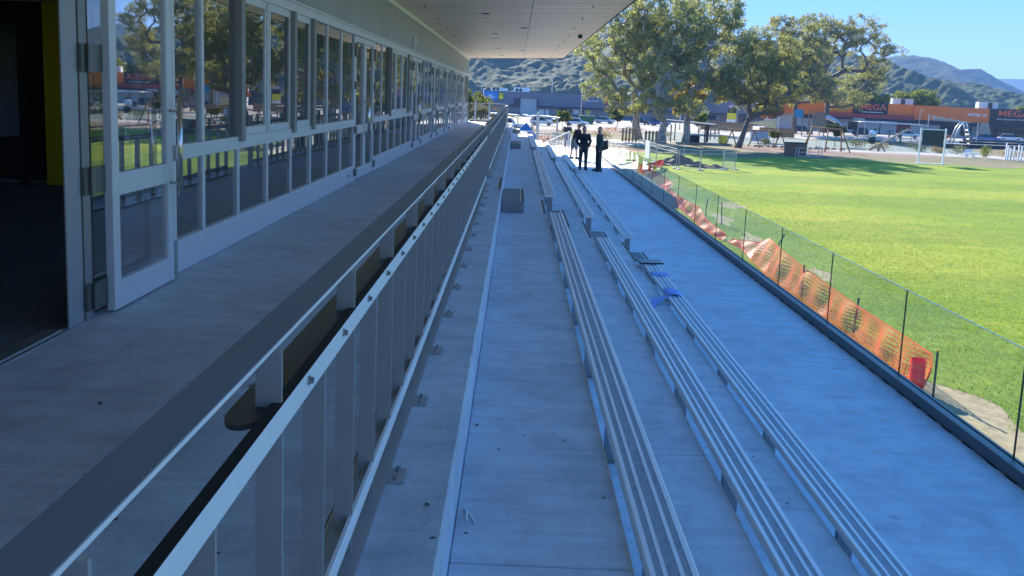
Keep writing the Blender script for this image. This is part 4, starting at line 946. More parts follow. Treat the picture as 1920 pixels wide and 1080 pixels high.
col_ = MB(); col_.prism([(39.9, 0), (43.0, 0), (42.1, 3.38), (40.7, 3.38)], 'y', -2.6, -1.62); col_.build('column', M_stone, S2)
text_part('MEGA', 1.75, M_let, S2, (19.2, -0.66, 5.8), width=5.4, bold=0.03); MB().box(17, 21.4, -0.65, -0.622, 4.62, 4.78).build('underline', M_white, S2)
text_part('MEGA', 1.85, M_let, S2, (47.0, -1.04, 5.55), width=5.9, bold=0.03); text_part('Home Improvement Warehouse', 0.5, M_white, S2, (46.9, -1.03, 4.35), width=6.0)
text_part('MITRE 10', 0.85, M_white, S2, (40.0, -0.84, 5.0), shear=0.3, width=3.7, bold=0.02)
for a, b, h in ((24.0, 28.4, 8.1), (41.8, 45.6, 8.0)):
    u_ = MB().box(a, b, 6, 9, 6.1, h).build('rooftop_unit', M_gp, S2)
    MB().box(a + 1.8, a + 2.7, 5.96, 5.99, 6.5, h - 0.1).build('vent', M_dark, u_)

# ------------------------------------------------------------------ cars
M_tyre = simple('tyre', (0.015, 0.015, 0.015), 0.8); M_hub = simple('wheel_rim', (0.4, 0.4, 0.4), 0.35, 0.8)
def carmat(c): return simple('car_paint', c, 0.22, 0.1, 0.03, 2.0, spec=0.7)
def car(label, x, y, rz, col, suv=False):
    T = thing('parked_car', label, 'car', (x, y, 0), rz, 'cars in the car park')
    h = 1.72 if suv else 1.45; bl_ = 0.92 if suv else 0.82
    body = MB()
    side = [(-2.15, 0.35), (-2.2, 0.6), (-2.1, bl_), (2.0 if suv else 1.9, bl_), (2.15, 0.62), (2.1, 0.32)] if suv else [(-2.15, 0.33), (-2.2, 0.6), (-2.05, bl_), (-0.9, bl_ + 0.03), (1.7, bl_ + 0.02), (2.1, 0.72), (2.15, 0.3)]
    body.prism(side, 'y', -0.86, 0.86); body.build('body', carmat(col), T, bevel=0.07)
    xa, xb = (-0.75, 2.0) if suv else (-0.95, 1.75)
    cab = MB(); n_ = len(cab.v)
    cab.add([(xa - 0.15, -0.80, bl_), (xb + 0.1, -0.80, bl_), (xb + 0.1, 0.80, bl_), (xa - 0.15, 0.80, bl_), (xa + 0.45, -0.62, h), (xb - 0.45, -0.62, h), (xb - 0.45, 0.62, h), (xa + 0.45, 0.62, h)],
            [(4, 5, 6, 7), (0, 1, 5, 4), (1, 2, 6, 5), (2, 3, 7, 6), (3, 0, 4, 7)]); cab.build('cabin_glass', M_win, T)
    MB().box(xa + 0.42, xb - 0.42, -0.64, 0.64, h - 0.02, h + 0.02).build('roof', carmat(col), T, bevel=0.015)
    for sx in (-1.35, 1.35):
        for sy in (-0.80, 0.80):
            wl = MB().tube([(sx, sy - 0.1, 0.32), (sx, sy + 0.1, 0.32)], 0.32, 14).build('wheel', M_tyre, T)
            MB().tube([(sx, sy - 0.105, 0.32), (sx, sy + 0.105, 0.32)], 0.19, 10).build('rim', M_hub, wl)
    for sy in (-0.6, 0.6):
        MB().box(-2.215, -2.14, sy - 0.16, sy + 0.16, 0.56, 0.70).build('headlight', M_white, T); MB().box(2.1, 2.17, sy - 0.14, sy + 0.14, 0.58, 0.72).build('tail_light', M_signr, T)
    return T
for lb, x, y, rz, c, sv in [
    ('silver hatchback at the grey store, just right of the green skip', 19.0, 166, 2.7, (0.45, 0.46, 0.48), False), ('blue car in the grey store entrance bay', 12.4, 196, 1.55, (0.06, 0.16, 0.40), True),
    ('white car directly behind the man in the black T-shirt', 11.4, 146, 2.9, (0.72, 0.72, 0.72), False), ('silver car left of the pointed lime shrub-tree', 6.2, 155, 2.9, (0.5, 0.51, 0.53), False),
    ('white van-like car left of the white car, behind the plaza railing', 4.6, 141, 3.0, (0.7, 0.7, 0.7), True), ('blue car seen left of the leftmost gum trunk', 30.6, 164, 2.6, (0.03, 0.06, 0.25), True),
    ('dark car beside the blue car, left of the gum trunks', 27.4, 169, 2.5, (0.05, 0.05, 0.06), True), ('purple car seen between the two pale gum trunks', 42.0, 172, 2.7, (0.20, 0.16, 0.42), False),
    ('white car farthest left, under the pale canopies', -4.6, 118, 2.9, (0.7, 0.7, 0.7), False), ('white car second from left, under the pale canopies', -1.2, 121, 2.9, (0.72, 0.72, 0.72), True),
    ('black four-wheel drive under the white exercise canopy', 68, 150, 2.8, (0.02, 0.02, 0.022), True), ('white car behind the exercise canopy, left of the scoreboard', 77.5, 152, 2.8, (0.7, 0.7, 0.68), False),
    ('orange car seen above the scoreboard', 84.5, 154, 2.8, (0.60, 0.14, 0.02), True), ('blue car right of the scoreboard', 92, 150, 2.8, (0.05, 0.14, 0.35), False),
    ('white car between the blue car and the stone column', 101, 157, 2.8, (0.7, 0.7, 0.7), False), ('silver car right of the stone column', 110, 150, 2.8, (0.5, 0.51, 0.53), False),
    ('pale blue car at the right edge of the car park', 104.5, 139, 2.8, (0.35, 0.45, 0.55), False), ('white van at the far right edge', 113.5, 139, 2.8, (0.72, 0.72, 0.72), True),
    ('dark grey car parked behind the wooden tower', 58.0, 156, 2.9, (0.06, 0.06, 0.07), False)]:
    car(lb, x, y, rz, c, sv)
M_skip = simple('skip_green', (0.02, 0.12, 0.05), 0.5, 0, 0.1)
t = thing('skip_bin', 'green skip bin beside the silver hatchback', 'skip bin', (14.4, 158, 0))
sk = MB(); sk.add([(-1.3, -0.8, 0.12), (1.3, -0.8, 0.12), (1.3, 0.8, 0.12), (-1.3, 0.8, 0.12), (-1.6, -0.9, 1.6), (1.6, -0.9, 1.6), (1.6, 0.9, 1.6), (-1.6, 0.9, 1.6)], [(0, 3, 2, 1), (4, 5, 6, 7), (0, 1, 5, 4), (1, 2, 6, 5), (2, 3, 7, 6), (3, 0, 4, 7)])
sk.build('body', M_skip, t); MB().box(-1.66, 1.66, -0.96, 0.96, 1.6, 1.72).build('lid', M_skip, t)
for sx in (-0.9, 0.9): MB().tube([(sx, -0.9, 0.1), (sx, 0.9, 0.1)], 0.1, 8).build('wheel', M_tyre, t)

# ------------------------------------------------------------------ street lamps, poles
def lamp(label, x, y, h, arm=1.2, name='street_lamp', mat=None):
    T = thing(name, label, 'street lamp', (x, y, 0)); mt = mat or M_galv
    MB().tube([(0, 0, 0), (0, 0, h * 0.6), (0, 0, h * 0.94), (arm * 0.25, 0, h * 0.99), (arm * 0.6, 0, h)], [0.11, 0.09, 0.07, 0.06, 0.05], 8).build('pole', mt, T, True)
    MB().box(arm * 0.5, arm * 1.1, -0.14, 0.14, h - 0.03, h + 0.09).build('lamp_head', mt, T, bevel=0.03)
    MB().tube([(0, 0, 0), (0, 0, 0.3)], 0.16, 8).build('base', mt, T)
lamp('thin street lamp in front of the grey store', 15.7, 189, 9.3, -0.6); lamp('tall street lamp rising behind the grey store roof', 10.6, 240, 12.0, -1.4); lamp('small street lamp rising behind the blue sign', -11.4, 240, 11.6, 1.3)
lamp('white lamp post left of the blue sign', -6.9, 154, 6.4, 0.5, mat=M_white); lamp('dark lamp post in front of the orange store left part', 79.5, 168, 6.4, 0.8, mat=M_dark); lamp('dark lamp post beside the stone column', 104.8, 163, 6.8, 0.4, mat=M_dark)
lamp('pale lamp post in front of the black sign', 108.6, 158.5, 6.7, -0.9, mat=M_gp); lamp('concrete lamp pole before the orange store, centre', 88.5, 169, 5.6, 0.7, mat=M_gp); lamp('street lamp behind the shelter', 31.5, 148, 6.6, 1.2)
# ------------------------------------------------------------------ playground
M_wood = simple('play_timber', (0.33, 0.17, 0.07), 0.8, 0, 0.25, 5, 0.3, 40, stretch=(1, 1, 0.3)); M_wood2 = simple('weathered_timber', (0.26, 0.18, 0.11), 0.85, 0, 0.25, 5, 0.3, 40)
M_log = simple('log_grey', (0.36, 0.28, 0.19), 0.85, 0, 0.25, 6); M_post = simple('shelter_post_brown', (0.07, 0.05, 0.045), 0.6); M_roofg = simple('shelter_roof', (0.12, 0.13, 0.15), 0.5, 0.3)
M_sail = simple('sail_cream', (0.62, 0.56, 0.44), 0.8, 0, 0.04); M_saily = simple('sail_yellow', (0.62, 0.40, 0.08), 0.8, 0, 0.05); M_sailw = simple('sail_white', (0.70, 0.70, 0.67), 0.8, 0, 0.04); M_sailb = simple('sail_blue', (0.03, 0.16, 0.50), 0.7, 0, 0.05)
M_gpost = simple('exercise_green', (0.015, 0.15, 0.07), 0.45); M_brickp = simple('crate_brown', (0.20, 0.10, 0.07), 0.85, 0, 0.25, 8)
M_teal = simple('panel_teal', (0.03, 0.22, 0.36), 0.5); M_slate = simple('board_dark_green', (0.018, 0.030, 0.030), 0.6); M_timb = simple('terrace_dark_timber', (0.045, 0.035, 0.03), 0.8)
t = thing('picnic_shelter', 'low flat-roofed shelter on dark posts between gum tree and yellow bin', 'shelter', (23.5, 103.5, 0))
rf = MB(); rf.add([(-4.4, -2.6, 2.78), (2.9, -2.6, 2.34), (4.2, 4.0, 2.34), (-3.4, 4.0, 2.78), (-4.4, -2.6, 2.95), (2.9, -2.6, 2.5), (4.2, 4.0, 2.5), (-3.4, 4.0, 2.95)], [(0, 3, 2, 1), (4, 5, 6, 7), (0, 1, 5, 4), (1, 2, 6, 5), (2, 3, 7, 6), (3, 0, 4, 7)]); rf.build('roof', M_roofg, t)
for x, y in ((-3.0, -2.0), (-1.4, 3.2), (1.6, -1.6), (2.05, -0.6), (3.3, 3.4), (2.5, 0.8)): MB().box(x - 0.07, x + 0.07, y - 0.07, y + 0.07, 0, 2.33).build('post', M_post, t)
t = thing('planter_box', 'dark planter box under the shelter', 'planter', (24.0, 103.6, 0)); MB().box(-0.75, 0.75, -0.45, 0.45, 0, 0.85).build('box', M_timb, t, bevel=0.02); MB().box(-0.8, 0.8, -0.5, 0.5, 0.855, 0.92).build('rim', M_post, t)
t = thing('litter_bin', 'yellow litter bin beside the swing beam', 'bin', (27.9, 103.2, 0), 0.3); MB().box(-0.45, 0.45, -0.4, 0.4, 0.02, 1.05).build('body', M_signy, t, bevel=0.04); MB().box(-0.5, 0.5, -0.45, 0.45, 1.055, 1.14).build('lid', M_galv, t, bevel=0.02)
def pleated(name, label, p, q, h, mat, pitch=0.3):
    L = math.dist(p, q); T = thing(name, label, 'fence', (*p, 0), math.atan2(q[1] - p[1], q[0] - p[0])); n = int(L / pitch); pl = MB().box(0.006, pitch * (0.62 if 'screen' in name else 0.97), -0.02, 0.02, 0.05, h).mesh('paling', mat)
    for i in range(n): link('paling', pl, T, (i * pitch, 0.0, random.uniform(-0.03, 0.03)))
    for z in (0.3, h - 0.3): MB().box(0, n * pitch, 0.021, 0.08, z, z + 0.1).build('fence_rail', mat, T)
pleated('timber_fence', 'orange-brown paling fence behind the lime-green tree', (36.5, 152), (46.5, 150), 1.75, M_wood)
pleated('timber_fence', 'brown paling fence behind the cream sail', (41.2, 130), (47.5, 130), 1.6, M_wood)
pleated('timber_screen', 'brown slatted timber screen left of the white gum trunks', (13.4, 97.2), (15.9, 97.0), 1.75, M_wood, 0.42)
pleated('timber_screen', 'small brown timber screen behind the temporary fence, by the gum trunks', (16.2, 96.4), (18.0, 96.6), 1.6, M_wood, 0.45)
t = thing('climbing_beam', 'long timber beam on three pairs of splayed legs', 'play equipment', (27, 97, 0))
MB().tube([(-0.2, 0, 2.1), (4, 0, 2.13), (8.6, 0.2, 2.05)], 0.10, 8).build('beam', M_wood, t, True)
for x in (0.3, 3.2, 6.5):
    for s in (-1, 1): MB().tube([(x + 0.55 * s, -0.6 * s, 0), (x, 0.02 * s, 2.05)], 0.08, 8).build('leg', M_wood, t, True)
t = thing('swing_frame', 'timber swing frame with three legs behind the brown crate', 'swing', (36.4, 94.6, 0), -0.12)
MB().tube([(0, 0, 2.88), (3.7, 0, 2.78)], 0.10, 8).build('beam', M_wood, t, True)
for a, b in (((-1.0, -0.5, 0), (0.1, 0, 2.9)), ((1.55, -0.9, 0), (2.0, 0, 2.85)), ((-0.4, 1.0, 0), (0.1, 0, 2.9)), ((4.5, -0.9, 0), (3.6, 0, 2.8)), ((4.0, 1.0, 0), (3.5, 0, 2.8))): MB().tube([a, b], 0.085, 8).build('leg', M_wood, t, True)
MB().box(0.7, 1.2, -0.12, 0.12, 0.5, 0.55).build('swing_seat', M_black, t)
for x in (0.72, 1.18): MB().tube([(x, 0, 0.54), (x, 0, 2.82)], 0.02, 5).build('chain', M_galv, t)
t = thing('brown_crate', 'brown brick-coloured box at the field edge', 'crate', (30.6, 83.6, 0), 0.2); MB().box(-0.95, 0.95, -0.7, 0.7, 0, 1.38).build('box', M_brickp, t, bevel=0.02); MB().box(-1.0, 1.0, -0.75, 0.75, 1.385, 1.46).build('lid', M_timb, t)
t = thing('wire_cage', 'grey wire cage beside the brown crate', 'cage', (30.9, 82.2, 0), 0.1)
for x in (-0.6, 0.6, 2.0):
    for y in (-0.3, 0.4): MB().box(x - 0.03, x + 0.03, y - 0.03, y + 0.03, 0, 0.95).build('post', M_galv, t)
for z in (0.06, 0.48, 0.93):
    for y in (-0.3, 0.4): MB().box(-0.6, 2.0, y - 0.015, y + 0.015, z, z + 0.03).build('bar', M_galv, t)
t = thing('log_seesaw', 'long pale log propped up on a forked stand', 'play equipment', (47.0, 99.6, 0))
MB().tube([(-1.0, 0, 0.12), (1.4, 0, 1.55), (3.9, 0, 3.0)], [0.17, 0.16, 0.14], 10).build('log', M_log, t, True)
for p in ((0.0, -0.5, 0), (0.9, -0.4, 0), (0.35, 0.5, 0)): MB().tube([p, (0.45, 0, 1.0)], 0.09, 7).build('stand_leg', M_wood2, t, True)
t = thing('play_tower', 'brown timber play tower with a metal tube slide', 'play equipment', (57.4, 147, 0))
for x in (-1.1, 1.1):
    for y in (-1.1, 1.1): MB().box(x - 0.09, x + 0.09, y - 0.09, y + 0.09, 0, 4.6).build('post', M_wood2, t)
pm_ = MB().box(-0.17, 0.17, -1.17, -1.13, 1.6, 4.3).mesh('plank', M_wood2)
for k in range(6): link('plank', pm_, t, (-0.92 + 0.37 * k, 0, random.uniform(-0.1, 0.15)))
MB().box(-1.15, 1.15, -1.1, 1.1, 1.5, 1.6).build('deck', M_wood2, t)
MB().tube([(1.0, -0.4, 3.5), (1.9, -0.4, 3.55), (3.2, -0.4, 3.0), (4.3, -0.5, 1.9), (4.9, -0.5, 1.2)], 0.42, 14, caps=False).build('slide_tube', M_galv, t, True)
t = thing('raised_play_board', 'blue panel raised on two timber posts, left of the play tower', 'play equipment', (52.4, 143, 0))
MB().box(-0.75, 0.75, -0.05, 0.05, 3.3, 4.85).build('panel', M_teal, t)
for x in (-0.85, 0.85): MB().tube([(x, 0.1, 0), (x, 0.1, 4.6)], 0.11, 8).build('post', M_wood2, t)
def sail(label, pts, mat, posts=(), dip=0.12, name='shade_sail', cat='shade sail'):
    c = sum((Vector(p) for p in pts), Vector()) / len(pts); base = (c.x, c.y, 0); T = thing(name, label, cat, base)
    mb = MB(); n = 6; P = [Vector(p) - Vector(base) for p in pts]
    if len(P) == 3: P = [P[0], P[1], P[2], P[2]]
    for i in range(n + 1):
        for j in range(n + 1):
            u, v = i / n, j / n; q = (P[0] * (1 - u) + P[1] * u) * (1 - v) + (P[3] * (1 - u) + P[2] * u) * v
            q.z -= dip * 16 * u * (1 - u) * v * (1 - v) * 1.2; mb.v.append(tuple(q)); 
    for i in range(n):
        for j in range(n): a = i * (n + 1) + j; mb.f.append((a, a + 1, a + n + 2, a + n + 1))
    o = mb.build('sail', mat, T, True); md = o.modifiers.new('thick', 'SOLIDIFY'); md.thickness = 0.01
    for p in posts: q = Vector(p) - Vector(base); MB().tube([(q.x, q.y, 0), (q.x, q.y, q.z)], 0.09, 8).build('post', M_galv, T)
    return T
sail('cream shade sail beside the blue panel', [(33.6, 112, 2.7), (37.2, 110, 3.5), (37.6, 111, 2.0), (35, 114, 2.6)], M_sail, [(37.7, 110.6, 3.9)], 0.2)
sail('white shade sail above the scoreboard', [(70.0, 130, 4.7), (76.6, 128, 3.7), (71.0, 131, 3.9)], M_sailw, [(69.6, 130, 5.0), (76.8, 128, 3.9)], 0.1)
sail('cream shade sail at the far end of the concourse', [(-5.6, 84, 3.0), (-4.2, 78, 4.5), (-3.0, 82, 4.0), (-5.2, 88, 3.2)], M_sail, [(-4.25, 77.9, 4.75)], 0.2)
sail('yellow shade sail beyond the balustrade end', [(-3.2, 82, 4.3), (-0.2, 86, 2.9), (0.9, 88, 2.5), (-2.6, 86, 3.7)], M_saily, [(-2.95, 80.5, 4.65)], 0.15)
sail('bright blue shade sail in front of the grey store', [(0.0, 108, 2.9), (2.4, 107, 2.3), (1.4, 111, 2.7), (-0.6, 111, 2.6)], M_sailb, [], 0.1)
def canopy(label, x, y, w_, d_, h, mat, rz=0.0, name='canopy_shelter'):
    T = thing(name, label, 'canopy', (x, y, 0), rz)
    mb = MB(); mb.prism([(-w_ / 2, h), (w_ / 2, h - 0.12), (w_ / 2, h - 0.02), (0, h + 0.16), (-w_ / 2, h + 0.12)], 'y', -d_ / 2, d_ / 2); mb.build('roof', mat, T)
    for sx in (-0.42, 0.42):
        for sy in (-0.4, 0.4): MB().tube([(sx * w_, sy * d_, 0), (sx * w_, sy * d_, h - 0.1)], 0.07, 8).build('post', M_galv, T)
canopy('white flat canopy over the green exercise posts', 63.5, 131, 10.5, 5, 3.15, M_sailw, -0.15); canopy('white canopy under the cream sails at the far left', -3.0, 112, 7.5, 4, 2.5, M_sailw); canopy('white canopy beyond the plaza, right of the blue sail', 4.2, 114, 4.4, 3, 2.35, M_sailw, -0.1)
for i, (x, y, h, lb) in enumerate([(61.2, 131.0, 2.2, 'first from the left'), (63.0, 129.5, 2.0, 'second from the left'), (65.2, 130, 2.5, 'third from the left'), (67.6, 126.5, 2.1, 'rightmost, by itself')]):
    t = thing('exercise_post', 'green outdoor exercise post under the white canopy, ' + lb, 'exercise post', (x, y, 0)); MB().tube([(0, 0, 0), (0, 0, h)], 0.13, 10).build('post', M_gpost, t)
    MB().tube([(-0.7, 0, h - 0.3), (0.7, 0, h - 0.1)], 0.05, 8).build('bar', M_gpost, t); MB().tube([(0, 0, 0), (0, 0, 0.05)], 0.3, 12).build('foot', M_gpost, t)
t = thing('scoreboard', 'dark scoreboard hung between two white posts at the field edge', 'scoreboard', (41.55, 78.8, 0), 0.12)
for x in (0, 2.75): MB().box(x - 0.06, x + 0.06, -0.06, 0.06, 0.071, 3.72).build('post', M_white, t)
bd = MB().box(0.2, 2.55, -0.05, 0.05, 1.95, 3.5).build('board', M_slate, t)
MB().box(0.065, 2.685, -0.03, 0.03, 3.52, 3.60).build('top_bar', M_white, t); MB().box(-0.3, 3.0, -0.16, 0.16, 0.0, 0.07).build('foot_rail', M_white, t)
t = thing('metal_climber', 'silver A-shaped metal climbing frame right of the scoreboard', 'play equipment', (70.6, 122, 0))
for s in (-0.45, 0.45):
    MB().tube([(-1.6, s, 0), (-0.6, s, 3.0), (0.0, s, 3.85), (0.6, s, 3.75)], [0.11] * 4, 8).build('rail', M_galv, t, True); MB().tube([(0.6, s, 3.75), (1.1, s, 2.0), (1.5, s, 0)], [0.11] * 3, 8).build('rail', M_galv, t, True)
for k in range(5): MB().tube([(0.68 + 0.17 * k, -0.45, 3.4 - 0.7 * k), (0.68 + 0.17 * k, 0.45, 3.4 - 0.7 * k)], 0.04, 6).build('rung', M_galv, t)
for i, (x, y, w_, d_, h, lb) in enumerate([(79, 120, 20, 1.0, 0.5, 'nearest'), (85, 127, 24, 1.0, 0.7, 'middle'), (90, 133, 26, 1.0, 0.9, 'farthest and highest'), (67, 118, 5, 2.2, 0.55, 'short, behind the metal climber')]):
    t = thing('terrace_seat', 'long dark timber terrace seat right of the climber, ' + lb, 'seating', (x, y, 0), 0.10); MB().box(-w_ / 2, w_ / 2, -d_ / 2, d_ / 2, 0, h).build('wall', M_timb, t, bevel=0.02); MB().box(-w_ / 2 - 0.05, w_ / 2 + 0.05, -d_ / 2 - 0.05, d_ / 2 + 0.05, h + 0.002, h + 0.09).build('seat_top', M_path, t, bevel=0.01)
t = thing('gate_posts', 'cluster of white posts forming a gate at the right field edge', 'gate', (58.3, 91, 0))
for x, y, h in ((0, 0, 2.1), (0.35, 0.2, 1.7), (0.7, 0.3, 1.5), (1.0, 0.1, 1.7), (1.35, -0.2, 1.9), (1.6, -0.4, 1.8)): MB().box(x - 0.07, x + 0.07, y - 0.07, y + 0.07, 0, h).build('post', M_white, t)
for z in (0.5, 1.2): MB().box(0.02, 1.36, 0.28, 0.33, z, z + 0.07).build('gate_rail', M_white, t)
t = thing('park_bench', 'small white bench left of the gate posts', 'bench', (56.2, 94.6, 0), 0.5); MB().box(-0.8, 0.8, -0.2, 0.2, 0.42, 0.48).build('seat', M_white, t); MB().box(-0.8, 0.8, 0.18, 0.23, 0.55, 0.95).build('backrest', M_white, t)
for s in (-0.7, 0.7): MB().box(s - 0.04, s + 0.04, -0.18, 0.18, 0, 0.42).build('leg', M_white, t)
t = thing('banner_panel', 'white and pale blue banner panel standing behind the swing beam', 'banner', (33.2, 108, 0)); MB().box(0, 2.3, -0.03, 0.03, 0.25, 1.75).build('panel', simple('banner_print', (0.38, 0.45, 0.58), 0.6, 0, 0.35, 1.2), t)
for x in (-0.1, 2.4): MB().box(x - 0.12, x + 0.12, -0.05, 0.05, 0, 1.9).build('post', M_white, t)
t = thing('roadside_sign', 'yellow and dark green roadside sign on a pole behind the paling fence', 'sign', (46.4, 166, 0)); MB().box(-0.95, 0.95, -0.05, 0.05, 2.0, 3.35).build('panel', M_signy, t); MB().box(-0.9, 0.95, -0.05, 0.05, 3.36, 4.3).build('panel', M_slate, t); MB().box(-1.0, 0.9, -0.05, 0.05, 0.9, 1.98).build('panel', M_white, t)
MB().tube([(1.15, 0, 0), (1.15, 0, 5.2)], 0.07, 8).build('pole', M_galv, t); MB().add([(1.1, 0, 4.4), (-0.8, 0.1, 4.5), (-0.7, 0.1, 5.1), (1.1, 0, 5.2)], [(0, 1, 2, 3)]).build('flag', simple('flag_pale', (0.5, 0.42, 0.44), 0.8), t)
ico = [(0, 1, 1.618), (0, -1, 1.618), (0, 1, -1.618), (0, -1, -1.618), (1, 1.618, 0), (-1, 1.618, 0), (1, -1.618, 0), (-1, -1.618, 0), (1.618, 0, 1), (-1.618, 0, 1), (1.618, 0, -1), (-1.618, 0, -1)]
icf = [(0, 1, 8), (0, 8, 4), (0, 4, 5), (0, 5, 9), (0, 9, 1), (3, 2, 10), (3, 10, 6), (3, 6, 7), (3, 7, 11), (3, 11, 2), (1, 6, 8), (8, 6, 10), (8, 10, 4), (4, 10, 2), (4, 2, 5), (5, 2, 11), (5, 11, 9), (9, 11, 7), (9, 7, 1), (1, 7, 6)]
for x, y, s, mt, lb in ((57.6, 124, 0.36, M_white, 'white faceted climbing boulder behind the dark bush, highest'), (56.2, 121, 0.36, M_slate, 'dark faceted climbing boulder, lower left of the white one'), (58.8, 120, 0.38, M_gw, 'grey faceted climbing boulder, lower right of the white one')):
    z = s * 1.55 + (0.9 if mt is M_white else 0); o = MB().add([(a * s, b * s, c * s) for a, b, c in ico], icf).build('climbing_boulder', mt, loc=(x, y, z)); settags(o, lb, 'boulder')
t = thing('ramp_railing', 'dark timber handrail of the ramp beside the yellow bin', 'railing', (28.4, 112, 0))
for x, y in ((0, 0), (1.4, 3), (2.8, 6), (-1.2, 2.4)): MB().box(x - 0.08, x + 0.08, y - 0.08, y + 0.08, 0, 1.7).build('post', M_wood2, t)
for z in (0.9, 1.5): MB().bar((0, 0, z), (2.8, 6, z), 0.08, 0.1).build('rail', M_wood2, t)
t = thing('stone_border', 'low stone border of the garden by the swing beam', 'border', (36, 98.6, 0))
for k in range(14): MB().ball((0, 0, 0), 0.35, 7, 5, (random.uniform(0.8, 1.3), 0.8, random.uniform(0.45, 0.7))).build('stone', M_stone, t, loc=(-5 + k * 0.85 + random.uniform(-0.1, 0.1), 0.6 * math.sin(k * 0.7), 0.1))

# ------------------------------------------------------------------ temporary fencing, soil heaps
def fence_panel(label, p, q, h=1.63, wires=14, horiz=False, cloth=False):
    L = math.dist(p, q); T = thing('temporary_fence_panel', label, 'fence panel', (*p, 0), math.atan2(q[1] - p[1], q[0] - p[0]), 'temporary fence panels round the soil heaps')
    for a, b in (((0, 0, 0.08), (0, 0, h)), ((L, 0, 0.08), (L, 0, h))): MB().tube([a, b], 0.028, 8).build('frame_post', M_galv, T)
    for z in (0.12, h - 0.02, h * 0.8): MB().tube([(0, 0, z), (L, 0, z)], 0.02, 6).build('frame_rail', M_galv, T)
    if horiz:
        for k in range(16): MB().tube([(0.03, 0, 0.2 + k * 0.085), (L - 0.03, 0, 0.2 + k * 0.085)], 0.012, 4).build('wire', M_galv, T)
    else:
        for k in range(1, wires): MB().tube([(L * k / wires, 0, 0.12), (L * k / wires, 0, h)], 0.004, 4).build('wire', M_galv, T)
    for x in (0.0, L): MB().box(x - 0.12, x + 0.12, -0.3, 0.3, 0, 0.075).build('foot', M_gp, T, bevel=0.02)
    if cloth: MB().box(L * 0.42, L * 0.66, -0.05, -0.03, 0.1, h + 0.1).build('white_cloth', M_white, T)
fence_panel('temporary fence panel draped with white cloth, leftmost', (11.9, 74), (12.4, 67.2), cloth=True, wires=10)
fence_panel('temporary fence panel behind the large soil heap', (12.6, 71.5), (15.6, 70.6))
fence_panel('temporary fence panel seen edge-on left of the soil heaps', (12.4, 67.0), (13.0, 61.4), wires=10)
fence_panel('temporary fence panel in front of the large soil heap', (13.1, 60.9), (14.7, 60.7))
fence_panel('temporary fence panel in front of the brick pit', (14.8, 60.7), (16.9, 62.0)); fence_panel('temporary fence panel with close horizontal wires, rightmost', (17.0, 62.1), (18.2, 62.9), horiz=True)
M_soil = simple('soil_heap', (0.15, 0.11, 0.085), 0.95, 0, 0.35, 3, 0.8, 20)
def heap(label, x, y, r_, h, seed):
    rr = np.random.default_rng(seed); mb = MB(); n = 18; m = 7
    mb.v.append((0, 0, h))
    for i in range(1, m + 1):
        for k in range(n):
            t_ = 2 * math.pi * k / n; q = i / m; mb.v.append((r_ * q * math.cos(t_) * (1 + 0.12 * rr.normal()), 0.7 * r_ * q * math.sin(t_) * (1 + 0.12 * rr.normal()), max(-0.02, h * (1 - q) ** 1.2 + 0.09 * h * rr.normal() * (q < 0.95)) if i < m else -0.02))
    for k in range(n): mb.f.append((0, 1 + k, 1 + (k + 1) % n))
    for i in range(m - 1):
        for k in range(n): a = 1 + i * n; mb.f.append((a + k, a + n + k, a + n + (k + 1) % n, a + (k + 1) % n))
    o = mb.build('soil_heap', M_soil, loc=(x, y, 0)); settags(o, label, 'soil heap')
heap('largest brown soil heap inside the temporary fence', 14.3, 66.4, 1.9, 0.85, 3); heap('small dark soil heap in front of the largest one', 15.3, 63.9, 1.2, 0.5, 4); heap('low soil heap left of the others', 12.6, 64.5, 1.3, 0.4, 5); heap('low reddish soil heap by the rightmost fence panels', 16.6, 63.2, 1.3, 0.35, 6)

